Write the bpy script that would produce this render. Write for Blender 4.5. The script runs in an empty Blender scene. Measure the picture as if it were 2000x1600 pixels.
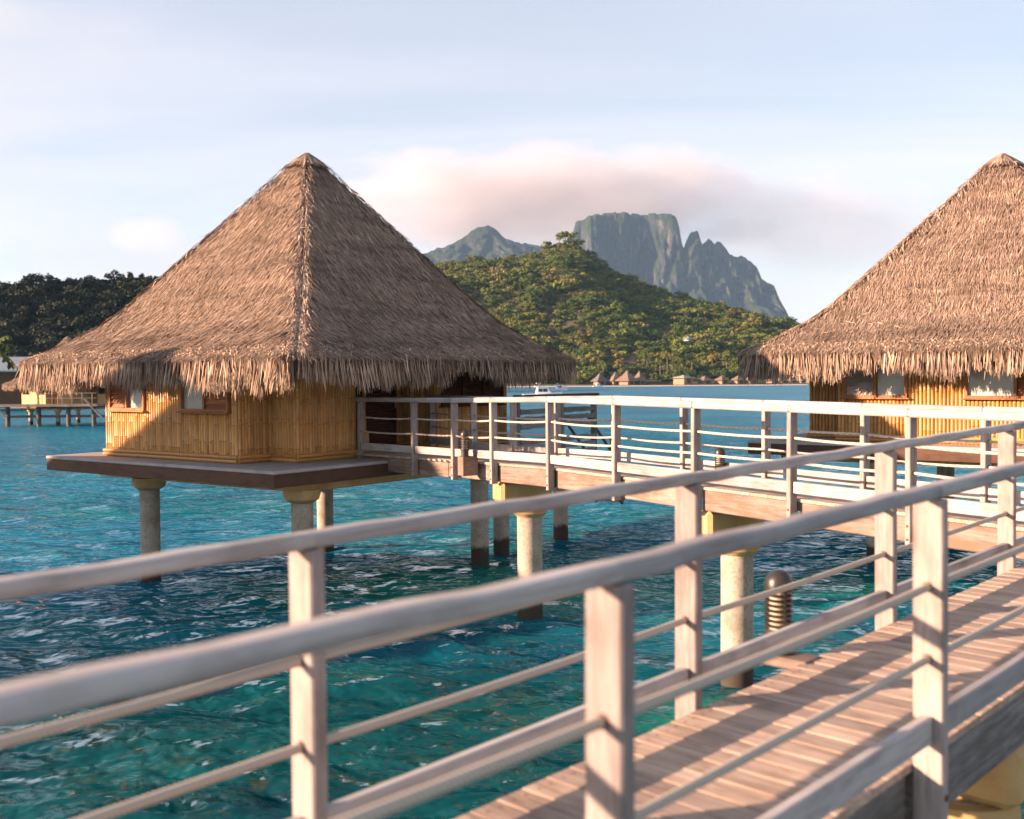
import bpy, math, random
import numpy as np
from mathutils import Vector, Matrix

random.seed(7)
RNG = np.random.default_rng(11)
sc = bpy.context.scene
C = sc.collection
R = math.radians

# ------------------------------------------------------------------ camera
HC = 4.10                      # eye height above the lagoon
FPX = 2050.0                   # focal length for a 2000 pixel wide frame
pitch = math.atan(62 / FPX)
roll = R(0.40)
cam_d = bpy.data.cameras.new('camera')
cam = bpy.data.objects.new('camera', cam_d)
C.objects.link(cam)
fwd = Vector((0, math.cos(pitch), -math.sin(pitch)))
upv = Vector((0, math.sin(pitch), math.cos(pitch)))
rgt = Vector((1, 0, 0))
r2 = rgt * math.cos(roll) - upv * math.sin(roll)
u2 = upv * math.cos(roll) + rgt * math.sin(roll)
cam.matrix_world = Matrix(((r2.x, u2.x, -fwd.x, 0), (r2.y, u2.y, -fwd.y, 0), (r2.z, u2.z, -fwd.z, HC), (0, 0, 0, 1)))
cam_d.sensor_fit = 'HORIZONTAL'
cam_d.sensor_width = 36.0
cam_d.lens = FPX / 2000 * 36.0
cam_d.clip_start = 0.1
cam_d.clip_end = 20000
cam_d.dof.use_dof = True
cam_d.dof.focus_distance = 19.0
cam_d.dof.aperture_fstop = 1.8
sc.camera = cam

# ------------------------------------------------------------------ sun and sky
SUN_AZ = 76.0                  # degrees from straight behind the camera towards the left
SUN_EL = 13.5
sun_dir = Vector((-math.sin(R(SUN_AZ)) * math.cos(R(SUN_EL)), -math.cos(R(SUN_AZ)) * math.cos(R(SUN_EL)), math.sin(R(SUN_EL))))
sl = bpy.data.lights.new('sun', 'SUN')
sl.energy = 5.0
sl.angle = R(0.53)
sl.color = (1.0, 0.66, 0.46)
so = bpy.data.objects.new('sun', sl)
C.objects.link(so)
so.rotation_euler = sun_dir.to_track_quat('Z', 'Y').to_euler()

w = bpy.data.worlds.new('World')
sc.world = w
w.use_nodes = True
wt = w.node_tree
wt.nodes.clear()


def wn(t, **k):
    n = wt.nodes.new(t)
    for a, b in k.items():
        setattr(n, a, b)
    return n


def wl(a, b):
    wt.links.new(a, b)


wo = wn('ShaderNodeOutputWorld')
bg = wn('ShaderNodeBackground')
bg.inputs['Strength'].default_value = 0.0615
sky = wn('ShaderNodeTexSky', sky_type='NISHITA')
sky.sun_disc = False
sky.sun_elevation = R(SUN_EL)
sky.sun_rotation = math.atan2(sun_dir.x, sun_dir.y)
sky.altitude = 0
sky.air_density = 1.0
sky.dust_density = 0.6
sky.ozone_density = 2.0
# clouds: noise over the plane of a cloud layer, the same all round
tc = wn('ShaderNodeTexCoord')
sep = wn('ShaderNodeSeparateXYZ')
wl(tc.outputs['Generated'], sep.inputs[0])


def wmath(op, a, b=None, c=None):
    n = wn('ShaderNodeMath', operation=op)
    for i, v in enumerate((a, b, c)):
        if v is None:
            continue
        if isinstance(v, (int, float)):
            n.inputs[i].default_value = v
        else:
            wl(v, n.inputs[i])
    return n.outputs[0]


zz = wmath('ADD', wmath('MAXIMUM', sep.outputs['Z'], 0.0), 0.09)
cx_ = wmath('DIVIDE', sep.outputs['X'], zz)
cy_ = wmath('DIVIDE', sep.outputs['Y'], zz)
comb = wn('ShaderNodeCombineXYZ')
wl(wmath('MULTIPLY', cx_, 0.38), comb.inputs[0])
wl(wmath('ADD', wmath('MULTIPLY', cy_, 1.0), wmath('MULTIPLY', cx_, 0.12)), comb.inputs[1])
n1 = wn('ShaderNodeTexNoise')
n1.inputs['Scale'].default_value = 0.8
n1.inputs['Detail'].default_value = 7
n1.inputs['Roughness'].default_value = 0.55
n1.inputs['Distortion'].default_value = 0.35
wl(comb.outputs[0], n1.inputs['Vector'])
cr = wn('ShaderNodeValToRGB')
cr.color_ramp.elements[0].position = 0.40
cr.color_ramp.elements[0].color = (0.52, 0.52, 0.52, 1)
cr.color_ramp.elements[1].position = 0.66
cr.color_ramp.elements[1].color = (0.86, 0.86, 0.86, 1)
wl(n1.outputs['Fac'], cr.inputs[0])
# lower puffs in direction space
mp = wn('ShaderNodeMapping')
mp.inputs['Scale'].default_value = (1.0, 1.0, 2.6)
mp.inputs['Location'].default_value = (0.33, 0.1, 0.12)
wl(tc.outputs['Generated'], mp.inputs[0])
n2 = wn('ShaderNodeTexNoise')
n2.inputs['Scale'].default_value = 3.4
n2.inputs['Detail'].default_value = 8
n2.inputs['Roughness'].default_value = 0.5
wl(mp.outputs[0], n2.inputs['Vector'])
cr2 = wn('ShaderNodeValToRGB')
cr2.color_ramp.elements[0].position = 0.52
cr2.color_ramp.elements[0].color = (0, 0, 0, 1)
cr2.color_ramp.elements[1].position = 0.68
cr2.color_ramp.elements[1].color = (0.75, 0.75, 0.75, 1)
wl(n2.outputs['Fac'], cr2.inputs[0])
n3 = wn('ShaderNodeTexNoise')
n3.inputs['Scale'].default_value = 9.0
n3.inputs['Detail'].default_value = 4
wl(mp.outputs[0], n3.inputs['Vector'])
puffcol = wn('ShaderNodeMix', data_type='RGBA')
puffcol.inputs[6].default_value = (3.6, 3.5, 3.9, 1)
puffcol.inputs[7].default_value = (4.7, 4.25, 4.2, 1)
wl(n3.outputs['Fac'], puffcol.inputs[0])
thin = wmath('MULTIPLY', cr.outputs[0], wmath('MINIMUM', wmath('DIVIDE', 0.30, wmath('ADD', wmath('MAXIMUM', sep.outputs['Z'], 0.0), 0.10)), 1.0))
mix1 = wn('ShaderNodeMix', data_type='RGBA')
mix1.inputs[7].default_value = (4.85, 4.55, 4.75, 1)
wl(thin, mix1.inputs[0])
wl(sky.outputs[0], mix1.inputs[6])
mix2 = wn('ShaderNodeMix', data_type='RGBA')
wl(cr2.outputs[0], mix2.inputs[0])
wl(mix1.outputs[2], mix2.inputs[6])
wl(puffcol.outputs[2], mix2.inputs[7])
wl(mix2.outputs[2], bg.inputs['Color'])
wl(bg.outputs[0], wo.inputs['Surface'])

vs = sc.view_settings
vs.view_transform = 'Standard'
vs.look = 'None'
vs.exposure = 1.88
vs.gamma = 1.0
vs.use_curve_mapping = False

sc.cycles.use_denoising = True
sc.cycles.max_bounces = 8
sc.cycles.diffuse_bounces = 3
sc.cycles.glossy_bounces = 3
sc.cycles.transmission_bounces = 4
sc.cycles.transparent_max_bounces = 6
sc.cycles.volume_bounces = 4
sc.cycles.volume_step_rate = 1.0
sc.cycles.volume_max_steps = 256
sc.cycles.sample_clamp_indirect = 8.0

# ------------------------------------------------------------------ materials
MATS = {}


class NT:
    def __init__(self, name):
        m = bpy.data.materials.new(name)
        m.use_nodes = True
        self.m = m
        self.t = m.node_tree
        self.p = self.t.nodes['Principled BSDF']
        MATS[name] = m

    def n(self, t, **k):
        x = self.t.nodes.new(t)
        for a, b in k.items():
            setattr(x, a, b)
        return x

    def l(self, a, b):
        self.t.links.new(a, b)

    def coords(self, kind='Object', scale=(1, 1, 1), rnd=True):
        t = self.n('ShaderNodeTexCoord')
        mp = self.n('ShaderNodeMapping')
        mp.inputs['Scale'].default_value = scale
        self.l(t.outputs[kind], mp.inputs['Vector'])
        if rnd:
            oi = self.n('ShaderNodeObjectInfo')
            mu = self.n('ShaderNodeMath', operation='MULTIPLY')
            mu.inputs[1].default_value = 37.0
            self.l(oi.outputs['Random'], mu.inputs[0])
            cb = self.n('ShaderNodeCombineXYZ')
            for i in range(3):
                self.l(mu.outputs[0], cb.inputs[i])
            self.l(cb.outputs[0], mp.inputs['Location'])
        return mp.outputs[0]

    def world(self, scale=(1, 1, 1)):
        g = self.n('ShaderNodeNewGeometry')
        mp = self.n('ShaderNodeMapping')
        mp.inputs['Scale'].default_value = scale
        self.l(g.outputs['Position'], mp.inputs['Vector'])
        return mp.outputs[0]

    def noise(self, vec, scale=5, detail=4, rough=0.55, dist=0.0):
        x = self.n('ShaderNodeTexNoise')
        x.inputs['Scale'].default_value = scale
        x.inputs['Detail'].default_value = detail
        x.inputs['Roughness'].default_value = rough
        x.inputs['Distortion'].default_value = dist
        if vec is not None:
            self.l(vec, x.inputs['Vector'])
        return x.outputs['Fac']

    def ramp(self, fac, stops):
        x = self.n('ShaderNodeValToRGB')
        el = x.color_ramp.elements
        while len(el) < len(stops):
            el.new(0.5)
        for e, (p, c) in zip(el, stops):
            e.position = p
            e.color = (*c, 1) if len(c) == 3 else c
        self.l(fac, x.inputs[0])
        return x.outputs[0]

    def mix(self, fac, a, b, mode='MIX'):
        x = self.n('ShaderNodeMix', data_type='RGBA', blend_type=mode)
        for s, v in ((0, fac), (6, a), (7, b)):
            if isinstance(v, (int, float)):
                x.inputs[s].default_value = v
            elif isinstance(v, tuple):
                x.inputs[s].default_value = (*v, 1)
            else:
                self.l(v, x.inputs[s])
        return x.outputs[2]

    def math(self, op, a, b=None):
        x = self.n('ShaderNodeMath', operation=op)
        for i, v in enumerate((a, b)):
            if v is None:
                continue
            if isinstance(v, (int, float)):
                x.inputs[i].default_value = v
            else:
                self.l(v, x.inputs[i])
        return x.outputs[0]

    def base(self, v):
        if isinstance(v, tuple):
            self.p.inputs['Base Color'].default_value = (*v, 1)
        else:
            self.l(v, self.p.inputs['Base Color'])

    def bump(self, h, strength=0.3, dist=0.01):
        b = self.n('ShaderNodeBump')
        b.inputs['Strength'].default_value = strength
        b.inputs['Distance'].default_value = dist
        self.l(h, b.inputs['Height'])
        self.l(b.outputs[0], self.p.inputs['Normal'])
        return b

    def set(self, **k):
        for a, b in k.items():
            self.p.inputs[a.replace('_', ' ')].default_value = b


def wood(name, cols, scale=(1.2, 14, 14), rough=0.75, bump=0.35, stain=None):
    """grain runs along local X"""
    t = NT(name)
    v = t.coords('Object', scale)
    g = t.noise(v, 3.0, 6, 0.62, 0.4)
    c = t.ramp(g, [(0.33, cols[0]), (0.5, cols[1]), (0.68, cols[2])])
    ck = t.noise(t.coords('Object', (0.5, 45, 45)), 1.0, 3, 0.6, 0.2)
    dk = tuple(x * 0.42 for x in cols[0])
    c = t.mix(t.ramp(ck, [(0.63, (0, 0, 0)), (0.72, (0.7, 0.7, 0.7))]), c, dk)
    oi = t.n('ShaderNodeObjectInfo')
    tone = t.ramp(oi.outputs['Random'], [(0.0, (0.72, 0.72, 0.74)), (1.0, (1.12, 1.1, 1.08))])
    c = t.mix(1.0, c, tone, 'MULTIPLY')
    v2 = t.coords('Object', (1, 1.5, 1.5))
    b = t.noise(v2, 2.6, 5, 0.6)
    bl = t.ramp(b, [(0.34, (0.60, 0.55, 0.52)), (0.5, (0.94, 0.92, 0.91)), (0.66, (1.08, 1.06, 1.05))])
    c = t.mix(0.75, c, bl, 'MULTIPLY')
    if stain:
        s = t.noise(t.coords('Object', (0.9, 2.2, 3.0)), 1.6, 6, 0.65, 0.6)
        f = t.ramp(s, [(0.46, (0, 0, 0)), (0.6, (1, 1, 1))])
        c = t.mix(f, c, stain)
    t.base(c)
    t.set(Roughness=rough)
    t.bump(g, bump, 0.004)
    return t.m


M_POST = wood('pale_weathered_wood', [(0.25, 0.215, 0.20), (0.345, 0.30, 0.28), (0.41, 0.365, 0.345)])
M_RAIL = wood('pale_rail_wood', [(0.31, 0.29, 0.28), (0.41, 0.39, 0.38), (0.48, 0.46, 0.45)], scale=(0.8, 12, 12))
M_PLANK = wood('deck_plank_wood', [(0.31, 0.22, 0.16), (0.50, 0.375, 0.29), (0.61, 0.48, 0.385)], scale=(1.0, 16, 16))
M_BEAM = wood('stained_beam_wood', [(0.16, 0.11, 0.08), (0.28, 0.205, 0.165), (0.36, 0.28, 0.235)], scale=(0.7, 9, 9), stain=(0.165, 0.105, 0.068))
M_GREYBEAM = wood('old_grey_beam_wood', [(0.09, 0.085, 0.08), (0.20, 0.19, 0.18), (0.33, 0.31, 0.29)], scale=(0.8, 9, 9), stain=(0.11, 0.085, 0.07))
M_GREYWOOD = wood('grey_old_wood', [(0.15, 0.14, 0.135), (0.24, 0.225, 0.215), (0.31, 0.295, 0.28)])
M_BROWN = wood('dark_brown_board', [(0.07, 0.030, 0.015), (0.10, 0.044, 0.022), (0.13, 0.06, 0.031)], bump=0.15)
M_LOUVRE = wood('red_brown_louvre', [(0.30, 0.115, 0.05), (0.40, 0.165, 0.072), (0.47, 0.205, 0.095)], bump=0.2)
M_PALELOUVRE = wood('pale_louvre', [(0.48, 0.40, 0.36), (0.58, 0.50, 0.45), (0.66, 0.58, 0.53)], bump=0.2)
M_DARKLOUVRE = wood('dark_red_louvre', [(0.055, 0.018, 0.012), (0.085, 0.03, 0.018), (0.11, 0.042, 0.026)], bump=0.2)


def bamboo_mat(name, along='Z'):
    t = NT(name)
    sc_ = (9, 9, 1.1) if along == 'Z' else (1.1, 9, 9)
    v = t.coords('Object', sc_)
    g = t.noise(v, 2.4, 5, 0.6)
    c = t.ramp(g, [(0.3, (0.40, 0.19, 0.055)), (0.5, (0.55, 0.285, 0.085)), (0.72, (0.65, 0.37, 0.135))])
    oi = t.n('ShaderNodeObjectInfo')
    tone = t.ramp(oi.outputs['Random'], [(0.0, (0.72, 0.68, 0.62)), (0.5, (1.0, 0.98, 0.95)), (1.0, (1.16, 1.14, 1.12))])
    c = t.mix(1.0, c, tone, 'MULTIPLY')
    v2 = t.coords('Object', (6, 6, 2))
    s = t.noise(v2, 3.0, 4, 0.6)
    f = t.ramp(s, [(0.60, (0, 0, 0)), (0.74, (1, 1, 1))])
    c = t.mix(f, c, (0.30, 0.13, 0.04))
    t.base(c)
    t.set(Roughness=0.45)
    t.bump(g, 0.15, 0.004)
    return t.m


M_BAMBOO = bamboo_mat('split_bamboo', 'Z')
M_BAMBOO_X = bamboo_mat('split_bamboo_lengthwise', 'X')

t = NT('bamboo_backing')
t.base((0.10, 0.045, 0.016))
t.set(Roughness=0.8)
M_BACK = t.m
t = NT('bamboo_node')
t.base((0.26, 0.11, 0.035))
t.set(Roughness=0.6)
M_NODE = t.m


def plain(name, cols, rough=0.8, scale=3.0, bump=0.2, metallic=0.0, kind='Object', dist=0.01):
    t = NT(name)
    v = t.coords(kind)
    g = t.noise(v, scale, 6, 0.6)
    t.base(t.ramp(g, [(0.32, cols[0]), (0.68, cols[1])]))
    t.set(Roughness=rough, Metallic=metallic)
    if bump:
        t.bump(t.noise(v, scale * 7, 5, 0.6), bump, dist)
    return t.m


M_STUCCO = plain('yellow_stucco', [(0.42, 0.27, 0.11), (0.58, 0.40, 0.18)], 0.9, 2.5, 0.3)
M_SLAB = plain('grey_slab', [(0.30, 0.27, 0.26), (0.42, 0.38, 0.37)], 0.85, 3.0, 0.2)
M_BLACK = plain('black_metal', [(0.018, 0.016, 0.014), (0.04, 0.034, 0.028)], 0.38, 6.0, 0.05)
M_BRASS = plain('frosted_lamp_glass', [(0.62, 0.50, 0.36), (0.74, 0.62, 0.46)], 0.4, 6.0, 0)
M_STEEL = plain('brushed_steel', [(0.42, 0.42, 0.43), (0.55, 0.55, 0.55)], 0.35, 8.0, 0.05, 1.0)
M_RUST = plain('rusty_iron', [(0.09, 0.04, 0.02), (0.16, 0.07, 0.035)], 0.8, 20.0, 0.2)
M_WHITE = plain('white_gelcoat', [(0.74, 0.74, 0.74), (0.82, 0.82, 0.82)], 0.3, 2.0, 0)
M_TINT = plain('tinted_glass', [(0.02, 0.03, 0.035), (0.03, 0.045, 0.05)], 0.08, 2.0, 0)
M_GREYROOF = plain('blue_grey_sheet_roof', [(0.20, 0.24, 0.27), (0.28, 0.32, 0.35)], 0.6, 2.0, 0)
M_SAND = plain('pale_sand', [(0.50, 0.43, 0.33), (0.62, 0.55, 0.44)], 0.95, 0.3, 0)
M_WALLTAN = plain('tan_hut_wall', [(0.26, 0.165, 0.09), (0.36, 0.235, 0.13)], 0.9, 1.0, 0)

# concrete piles: tide band of dark algae near the waterline
t = NT('concrete_pile')
v = t.coords('Object')
g = t.noise(v, 3.5, 7, 0.62)
c = t.ramp(g, [(0.30, (0.25, 0.20, 0.155)), (0.5, (0.37, 0.315, 0.25)), (0.72, (0.46, 0.40, 0.325))])
sp = t.noise(v, 24, 3, 0.6)
c = t.mix(t.ramp(sp, [(0.36, (0.55, 0.55, 0.55)), (0.5, (0, 0, 0))]), c, (0.20, 0.165, 0.13))
geo = t.n('ShaderNodeNewGeometry')
sx = t.n('ShaderNodeSeparateXYZ')
t.l(geo.outputs['Position'], sx.inputs[0])
edge = t.math('ADD', sx.outputs['Z'], t.math('MULTIPLY', t.noise(v, 4.0, 4), -0.32))
f = t.ramp(edge, [(0.16, (1, 1, 1)), (0.26, (0, 0, 0))])
c = t.mix(f, c, (0.045, 0.032, 0.022))
t.base(c)
t.set(Roughness=0.85)
t.bump(g, 0.3, 0.01)
M_PILE = t.m

M_DARKPILE = plain('dark_brown_pile', [(0.05, 0.04, 0.032), (0.12, 0.095, 0.075)], 0.8, 3.0, 0.2)  # mottled dark brown for the dock piles
# rope with a twisted strand relief
t = NT('pale_rope')
v = t.coords('Object', (1, 1, 1), rnd=False)
wv = t.n('ShaderNodeTexWave', wave_type='BANDS', bands_direction='DIAGONAL')
wv.inputs['Scale'].default_value = 26
wv.inputs['Distortion'].default_value = 0.4
t.l(v, wv.inputs['Vector'])
t.base(t.ramp(wv.outputs['Fac'], [(0.2, (0.40, 0.33, 0.26)), (0.8, (0.60, 0.53, 0.45))]))
t.set(Roughness=0.9)
t.bump(wv.outputs['Fac'], 0.6, 0.006)
M_ROPE = t.m

# thatch: each blade has its own tone
def thatch_mat(name, dark=1.0):
    t = NT(name)
    geo = t.n('ShaderNodeNewGeometry')
    rnd = geo.outputs['Random Per Island']
    c = t.ramp(rnd, [(0.0, (0.115, 0.072, 0.045)), (0.2, (0.215, 0.146, 0.100)), (0.5, (0.285, 0.203, 0.147)),
                     (0.78, (0.345, 0.256, 0.19)), (0.94, (0.42, 0.315, 0.23)), (1.0, (0.56, 0.46, 0.36))])
    v = t.coords('Object', (1, 1, 1), rnd=False)
    p = t.noise(t.coords('Object', (0.55, 0.55, 2.6), rnd=False), 1.3, 6, 0.65, 0.3)
    c = t.mix(1.0, c, t.ramp(p, [(0.3, (0.74 * dark, 0.72 * dark, 0.74 * dark)), (0.5, (1.12 * dark, 1.12 * dark, 1.15 * dark)), (0.7, (1.46 * dark, 1.42 * dark, 1.42 * dark))]), 'MULTIPLY')
    t.base(c)
    t.set(Roughness=0.85)
    t.p.inputs['Specular IOR Level'].default_value = 0.2
    return t.m


M_THATCH = thatch_mat('dry_palm_thatch')
t = NT('thatch_underlayer')
v = t.coords('Object', (1, 1, 1), rnd=False)
g = t.noise(v, 22, 5, 0.6)
t.base(t.ramp(g, [(0.3, (0.07, 0.045, 0.03)), (0.7, (0.16, 0.11, 0.08))]))
t.set(Roughness=0.95)
M_UNDER = t.m

# window glass with a pale blind behind it
t = NT('pale_window_glass')
v = t.coords('Object')
t.base(t.ramp(t.noise(v, 1.4, 3), [(0.35, (0.44, 0.46, 0.42)), (0.65, (0.56, 0.58, 0.54))]))
t.set(Roughness=0.12)
M_GLASS = t.m

# lagoon
t = NT('lagoon_water')
big = t.noise(t.world((0.045, 0.075, 0.05)), 1.0, 4, 0.55, 0.6)
med = t.noise(t.world((0.22, 0.36, 0.2)), 1.0, 6, 0.62, 0.8)
dist_n = t.n('ShaderNodeNewGeometry')
sepw = t.n('ShaderNodeSeparateXYZ')
t.l(dist_n.outputs['Position'], sepw.inputs[0])


def shoal(cx, cy, rx, ry, soft=0.5):
    dx = t.math('DIVIDE', t.math('SUBTRACT', sepw.outputs['X'], cx), rx)
    dy = t.math('DIVIDE', t.math('SUBTRACT', sepw.outputs['Y'], cy), ry)
    r2_ = t.math('SQRT', t.math('ADD', t.math('MULTIPLY', dx, dx), t.math('MULTIPLY', dy, dy)))
    r2_ = t.math('ADD', r2_, t.math('MULTIPLY', t.math('SUBTRACT', med, 0.5), 1.9))
    return t.ramp(r2_, [(0.45, (1, 1, 1)), (1.0, (0, 0, 0))])


deep = t.mix(t.ramp(med, [(0.38, (0, 0, 0)), (0.64, (1, 1, 1))]), (0.001, 0.092, 0.112), (0.003, 0.160, 0.172))
teal = t.mix(t.ramp(med, [(0.38, (0, 0, 0)), (0.62, (1, 1, 1))]), (0.004, 0.115, 0.205), (0.010, 0.195, 0.285))
green = t.mix(t.ramp(med, [(0.35, (0, 0, 0)), (0.62, (1, 1, 1))]), (0.004, 0.115, 0.10), (0.02, 0.255, 0.18))
c = t.mix(t.ramp(big, [(0.46, (0, 0, 0)), (0.60, (1, 1, 1))]), deep, teal)
c = t.mix(shoal(-11.0, 26.0, 11.0, 8.5), c, teal)
c = t.mix(shoal(0.5, 20.5, 7.5, 3.6), c, green)
c = t.mix(shoal(6.0, 42.0, 16.0, 14.0), c, teal)
fy = t.math('DIVIDE', sepw.outputs['Y'], 300.0)
far = t.mix(t.ramp(big, [(0.4, (0, 0, 0)), (0.6, (1, 1, 1))]), (0.003, 0.11, 0.215), (0.008, 0.175, 0.255))
c = t.mix(t.ramp(fy, [(0.09, (0, 0, 0)), (0.22, (0.75, 0.75, 0.75)), (1.0, (1, 1, 1))]), c, far)
cor = t.noise(t.world((2.2, 3.2, 1.0)), 1.0, 5, 0.7, 0.8)
corm = t.noise(t.world((0.3, 0.5, 0.3)), 1.0, 2, 0.5)
near = t.ramp(fy, [(0.043, (1, 1, 1)), (0.052, (0, 0, 0))])
cf = t.math('MULTIPLY', t.ramp(cor, [(0.54, (0, 0, 0)), (0.64, (1, 1, 1))]), t.math('MULTIPLY', t.ramp(corm, [(0.46, (0, 0, 0)), (0.54, (1, 1, 1))]), near))
c = t.mix(t.math('MULTIPLY', cf, 0.42), c, (0.10, 0.085, 0.03))
# darker weed and coral bottom close to the walkway
nearc = t.mix(t.ramp(med, [(0.38, (0, 0, 0)), (0.64, (1, 1, 1))]), (0.001, 0.040, 0.050), (0.003, 0.080, 0.082))
nearc = t.mix(t.math('MULTIPLY', cf, 0.5), nearc, (0.085, 0.075, 0.026))
nearc = t.mix(shoal(2.6, 12.2, 1.5, 1.3), nearc, green)
c = t.mix(t.ramp(fy, [(0.042, (1, 1, 1)), (0.062, (0, 0, 0))]), c, nearc)
rough = t.ramp(fy, [(0.0, (0.045,) * 3), (0.12, (0.09,) * 3), (0.4, (0.20,) * 3), (1.0, (0.26,) * 3)])


def ripples(lam, deg, dist, det, phase):
    """trains of wavelets of wavelength lam (metres) running along deg"""
    g = t.n('ShaderNodeNewGeometry')
    mp_ = t.n('ShaderNodeMapping')
    mp_.inputs['Rotation'].default_value = (0, 0, R(deg))
    t.l(g.outputs['Position'], mp_.inputs['Vector'])
    x = t.n('ShaderNodeTexWave', wave_type='BANDS', bands_direction='X', wave_profile='SIN')
    x.inputs['Scale'].default_value = 0.314 / lam
    x.inputs['Distortion'].default_value = dist
    x.inputs['Detail'].default_value = det
    x.inputs['Detail Scale'].default_value = 1.6
    x.inputs['Detail Roughness'].default_value = 0.6
    x.inputs['Phase Offset'].default_value = phase
    t.l(mp_.outputs[0], x.inputs['Vector'])
    return t.math('MULTIPLY', x.outputs['Fac'], lam)


hgt = None
for (lam, deg, dist, det, ph, k) in ((1.9, 78, 6.0, 3, 0.0, 0.8), (1.05, 112, 7.0, 3, 1.1, 1.0), (0.62, 60, 7.0, 3, 2.3, 1.0), (0.40, 98, 8.0, 3, 4.0, 0.9), (0.24, 135, 8.0, 2, 5.0, 0.7)):
    r_ = t.math('MULTIPLY', ripples(lam, deg, dist, det, ph), k)
    hgt = r_ if hgt is None else t.math('ADD', hgt, r_)
hgt = t.math('ADD', hgt, t.math('MULTIPLY', t.noise(t.world((6.0, 9.0, 4.0)), 1.0, 4, 0.6, 0.3), 0.16))
b0 = t.n('ShaderNodeBump')
b0.inputs['Strength'].default_value = 1.0
b0.inputs['Distance'].default_value = 0.073
t.l(hgt, b0.inputs['Height'])
df = t.n('ShaderNodeBsdfDiffuse')       # light scattered back out of the water body: softened ripple shading
t.l(c, df.inputs['Color'])
cu = t.n('ShaderNodeCombineXYZ')
cu.inputs[2].default_value = 1.0
va = t.n('ShaderNodeVectorMath', operation='SCALE')
va.inputs['Scale'].default_value = 0.42
t.l(b0.outputs[0], va.inputs[0])
vb = t.n('ShaderNodeVectorMath', operation='ADD')
t.l(va.outputs[0], vb.inputs[0])
t.l(cu.outputs[0], vb.inputs[1])
vc = t.n('ShaderNodeVectorMath', operation='NORMALIZE')
t.l(vb.outputs[0], vc.inputs[0])
t.l(vc.outputs[0], df.inputs['Normal'])
gl = t.n('ShaderNodeBsdfGlossy')
gl.inputs['Color'].default_value = (0.9, 0.95, 1.0, 1)
t.l(rough, gl.inputs['Roughness'])
t.l(b0.outputs[0], gl.inputs['Normal'])
fr = t.n('ShaderNodeFresnel')
fr.inputs['IOR'].default_value = 1.333
t.l(b0.outputs[0], fr.inputs['Normal'])
ms = t.n('ShaderNodeMixShader')
t.l(t.math('MINIMUM', t.math('MULTIPLY', fr.outputs[0], 0.8), 0.5), ms.inputs[0])
t.l(df.outputs[0], ms.inputs[1])
t.l(gl.outputs[0], ms.inputs[2])
t.t.nodes.remove(t.p)
t.l(ms.outputs[0], t.t.nodes['Material Output'].inputs['Surface'])
M_WATER = t.m


def foliage(name, stops, rough=0.7, trans=0.15):
    t = NT(name)
    oi = t.n('ShaderNodeObjectInfo')
    c = t.ramp(oi.outputs['Random'], stops)
    geo = t.n('ShaderNodeNewGeometry')
    tone = t.ramp(geo.outputs['Random Per Island'], [(0.0, (0.55, 0.55, 0.5)), (0.6, (1, 1, 1)), (1.0, (1.45, 1.35, 1.1))])
    c = t.mix(1.0, c, tone, 'MULTIPLY')
    t.base(c)
    t.set(Roughness=rough)
    t.p.inputs['Specular IOR Level'].default_value = 0.2
    return t.m


M_LEAF = foliage('hill_foliage', [(0.0, (0.042, 0.075, 0.013)), (0.35, (0.082, 0.120, 0.020)), (0.7, (0.13, 0.152, 0.027)), (0.93, (0.17, 0.16, 0.034)), (0.985, (0.14, 0.11, 0.034)), (1.0, (0.15, 0.095, 0.038))])
M_LEAFDARK = foliage('shade_dark_casuarina', [(0.0, (0.016, 0.024, 0.013)), (0.6, (0.026, 0.034, 0.017)), (1.0, (0.06, 0.058, 0.028))])  # leaf colour darkened to carry the shade of the left hill
M_PALM = foliage('palm_foliage', [(0.0, (0.06, 0.09, 0.02)), (0.6, (0.13, 0.13, 0.025)), (1.0, (0.28, 0.17, 0.03))])
M_TRUNK = plain('tree_bark', [(0.13, 0.095, 0.07), (0.24, 0.19, 0.145)], 0.9, 3.0, 0)

t = NT('hill_soil')
g = t.noise(t.world((0.02, 0.02, 0.02)), 1.0, 6, 0.6)
t.base(t.ramp(g, [(0.35, (0.03, 0.04, 0.014)), (0.55, (0.075, 0.062, 0.028)), (0.68, (0.17, 0.10, 0.058))]))
t.set(Roughness=0.95)
M_SOIL = t.m
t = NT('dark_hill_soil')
t.base((0.010, 0.013, 0.008))  # near-black soil: the hill's shade is put into the colour
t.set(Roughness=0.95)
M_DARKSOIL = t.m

t = NT('mountain_rock')  # rock and green darkened in place of cloud shade on the peaks
geo = t.n('ShaderNodeNewGeometry')
sx = t.n('ShaderNodeSeparateXYZ')
t.l(geo.outputs['Normal'], sx.inputs[0])
g1 = t.noise(t.world((0.024, 0.024, 0.012)), 1.0, 8, 0.72)
g2 = t.noise(t.world((0.06, 0.06, 0.018)), 1.0, 8, 0.72)
steep = t.math('ADD', sx.outputs['Z'], t.math('MULTIPLY', t.math('SUBTRACT', g1, 0.5), 1.7))
rock = t.ramp(g2, [(0.3, (0.03, 0.032, 0.033)), (0.52, (0.06, 0.06, 0.058)), (0.66, (0.22, 0.20, 0.185))])
green = t.ramp(t.noise(t.world((0.03, 0.03, 0.03)), 1.0, 7, 0.7), [(0.3, (0.009, 0.020, 0.010)), (0.7, (0.034, 0.056, 0.018))])
t.base(t.mix(t.ramp(steep, [(-0.0, (0, 0, 0)), (0.16, (1, 1, 1))]), rock, green))
t.set(Roughness=0.95)
t.bump(g2, 1.0, 26.0)
M_ROCK = t.m


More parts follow.
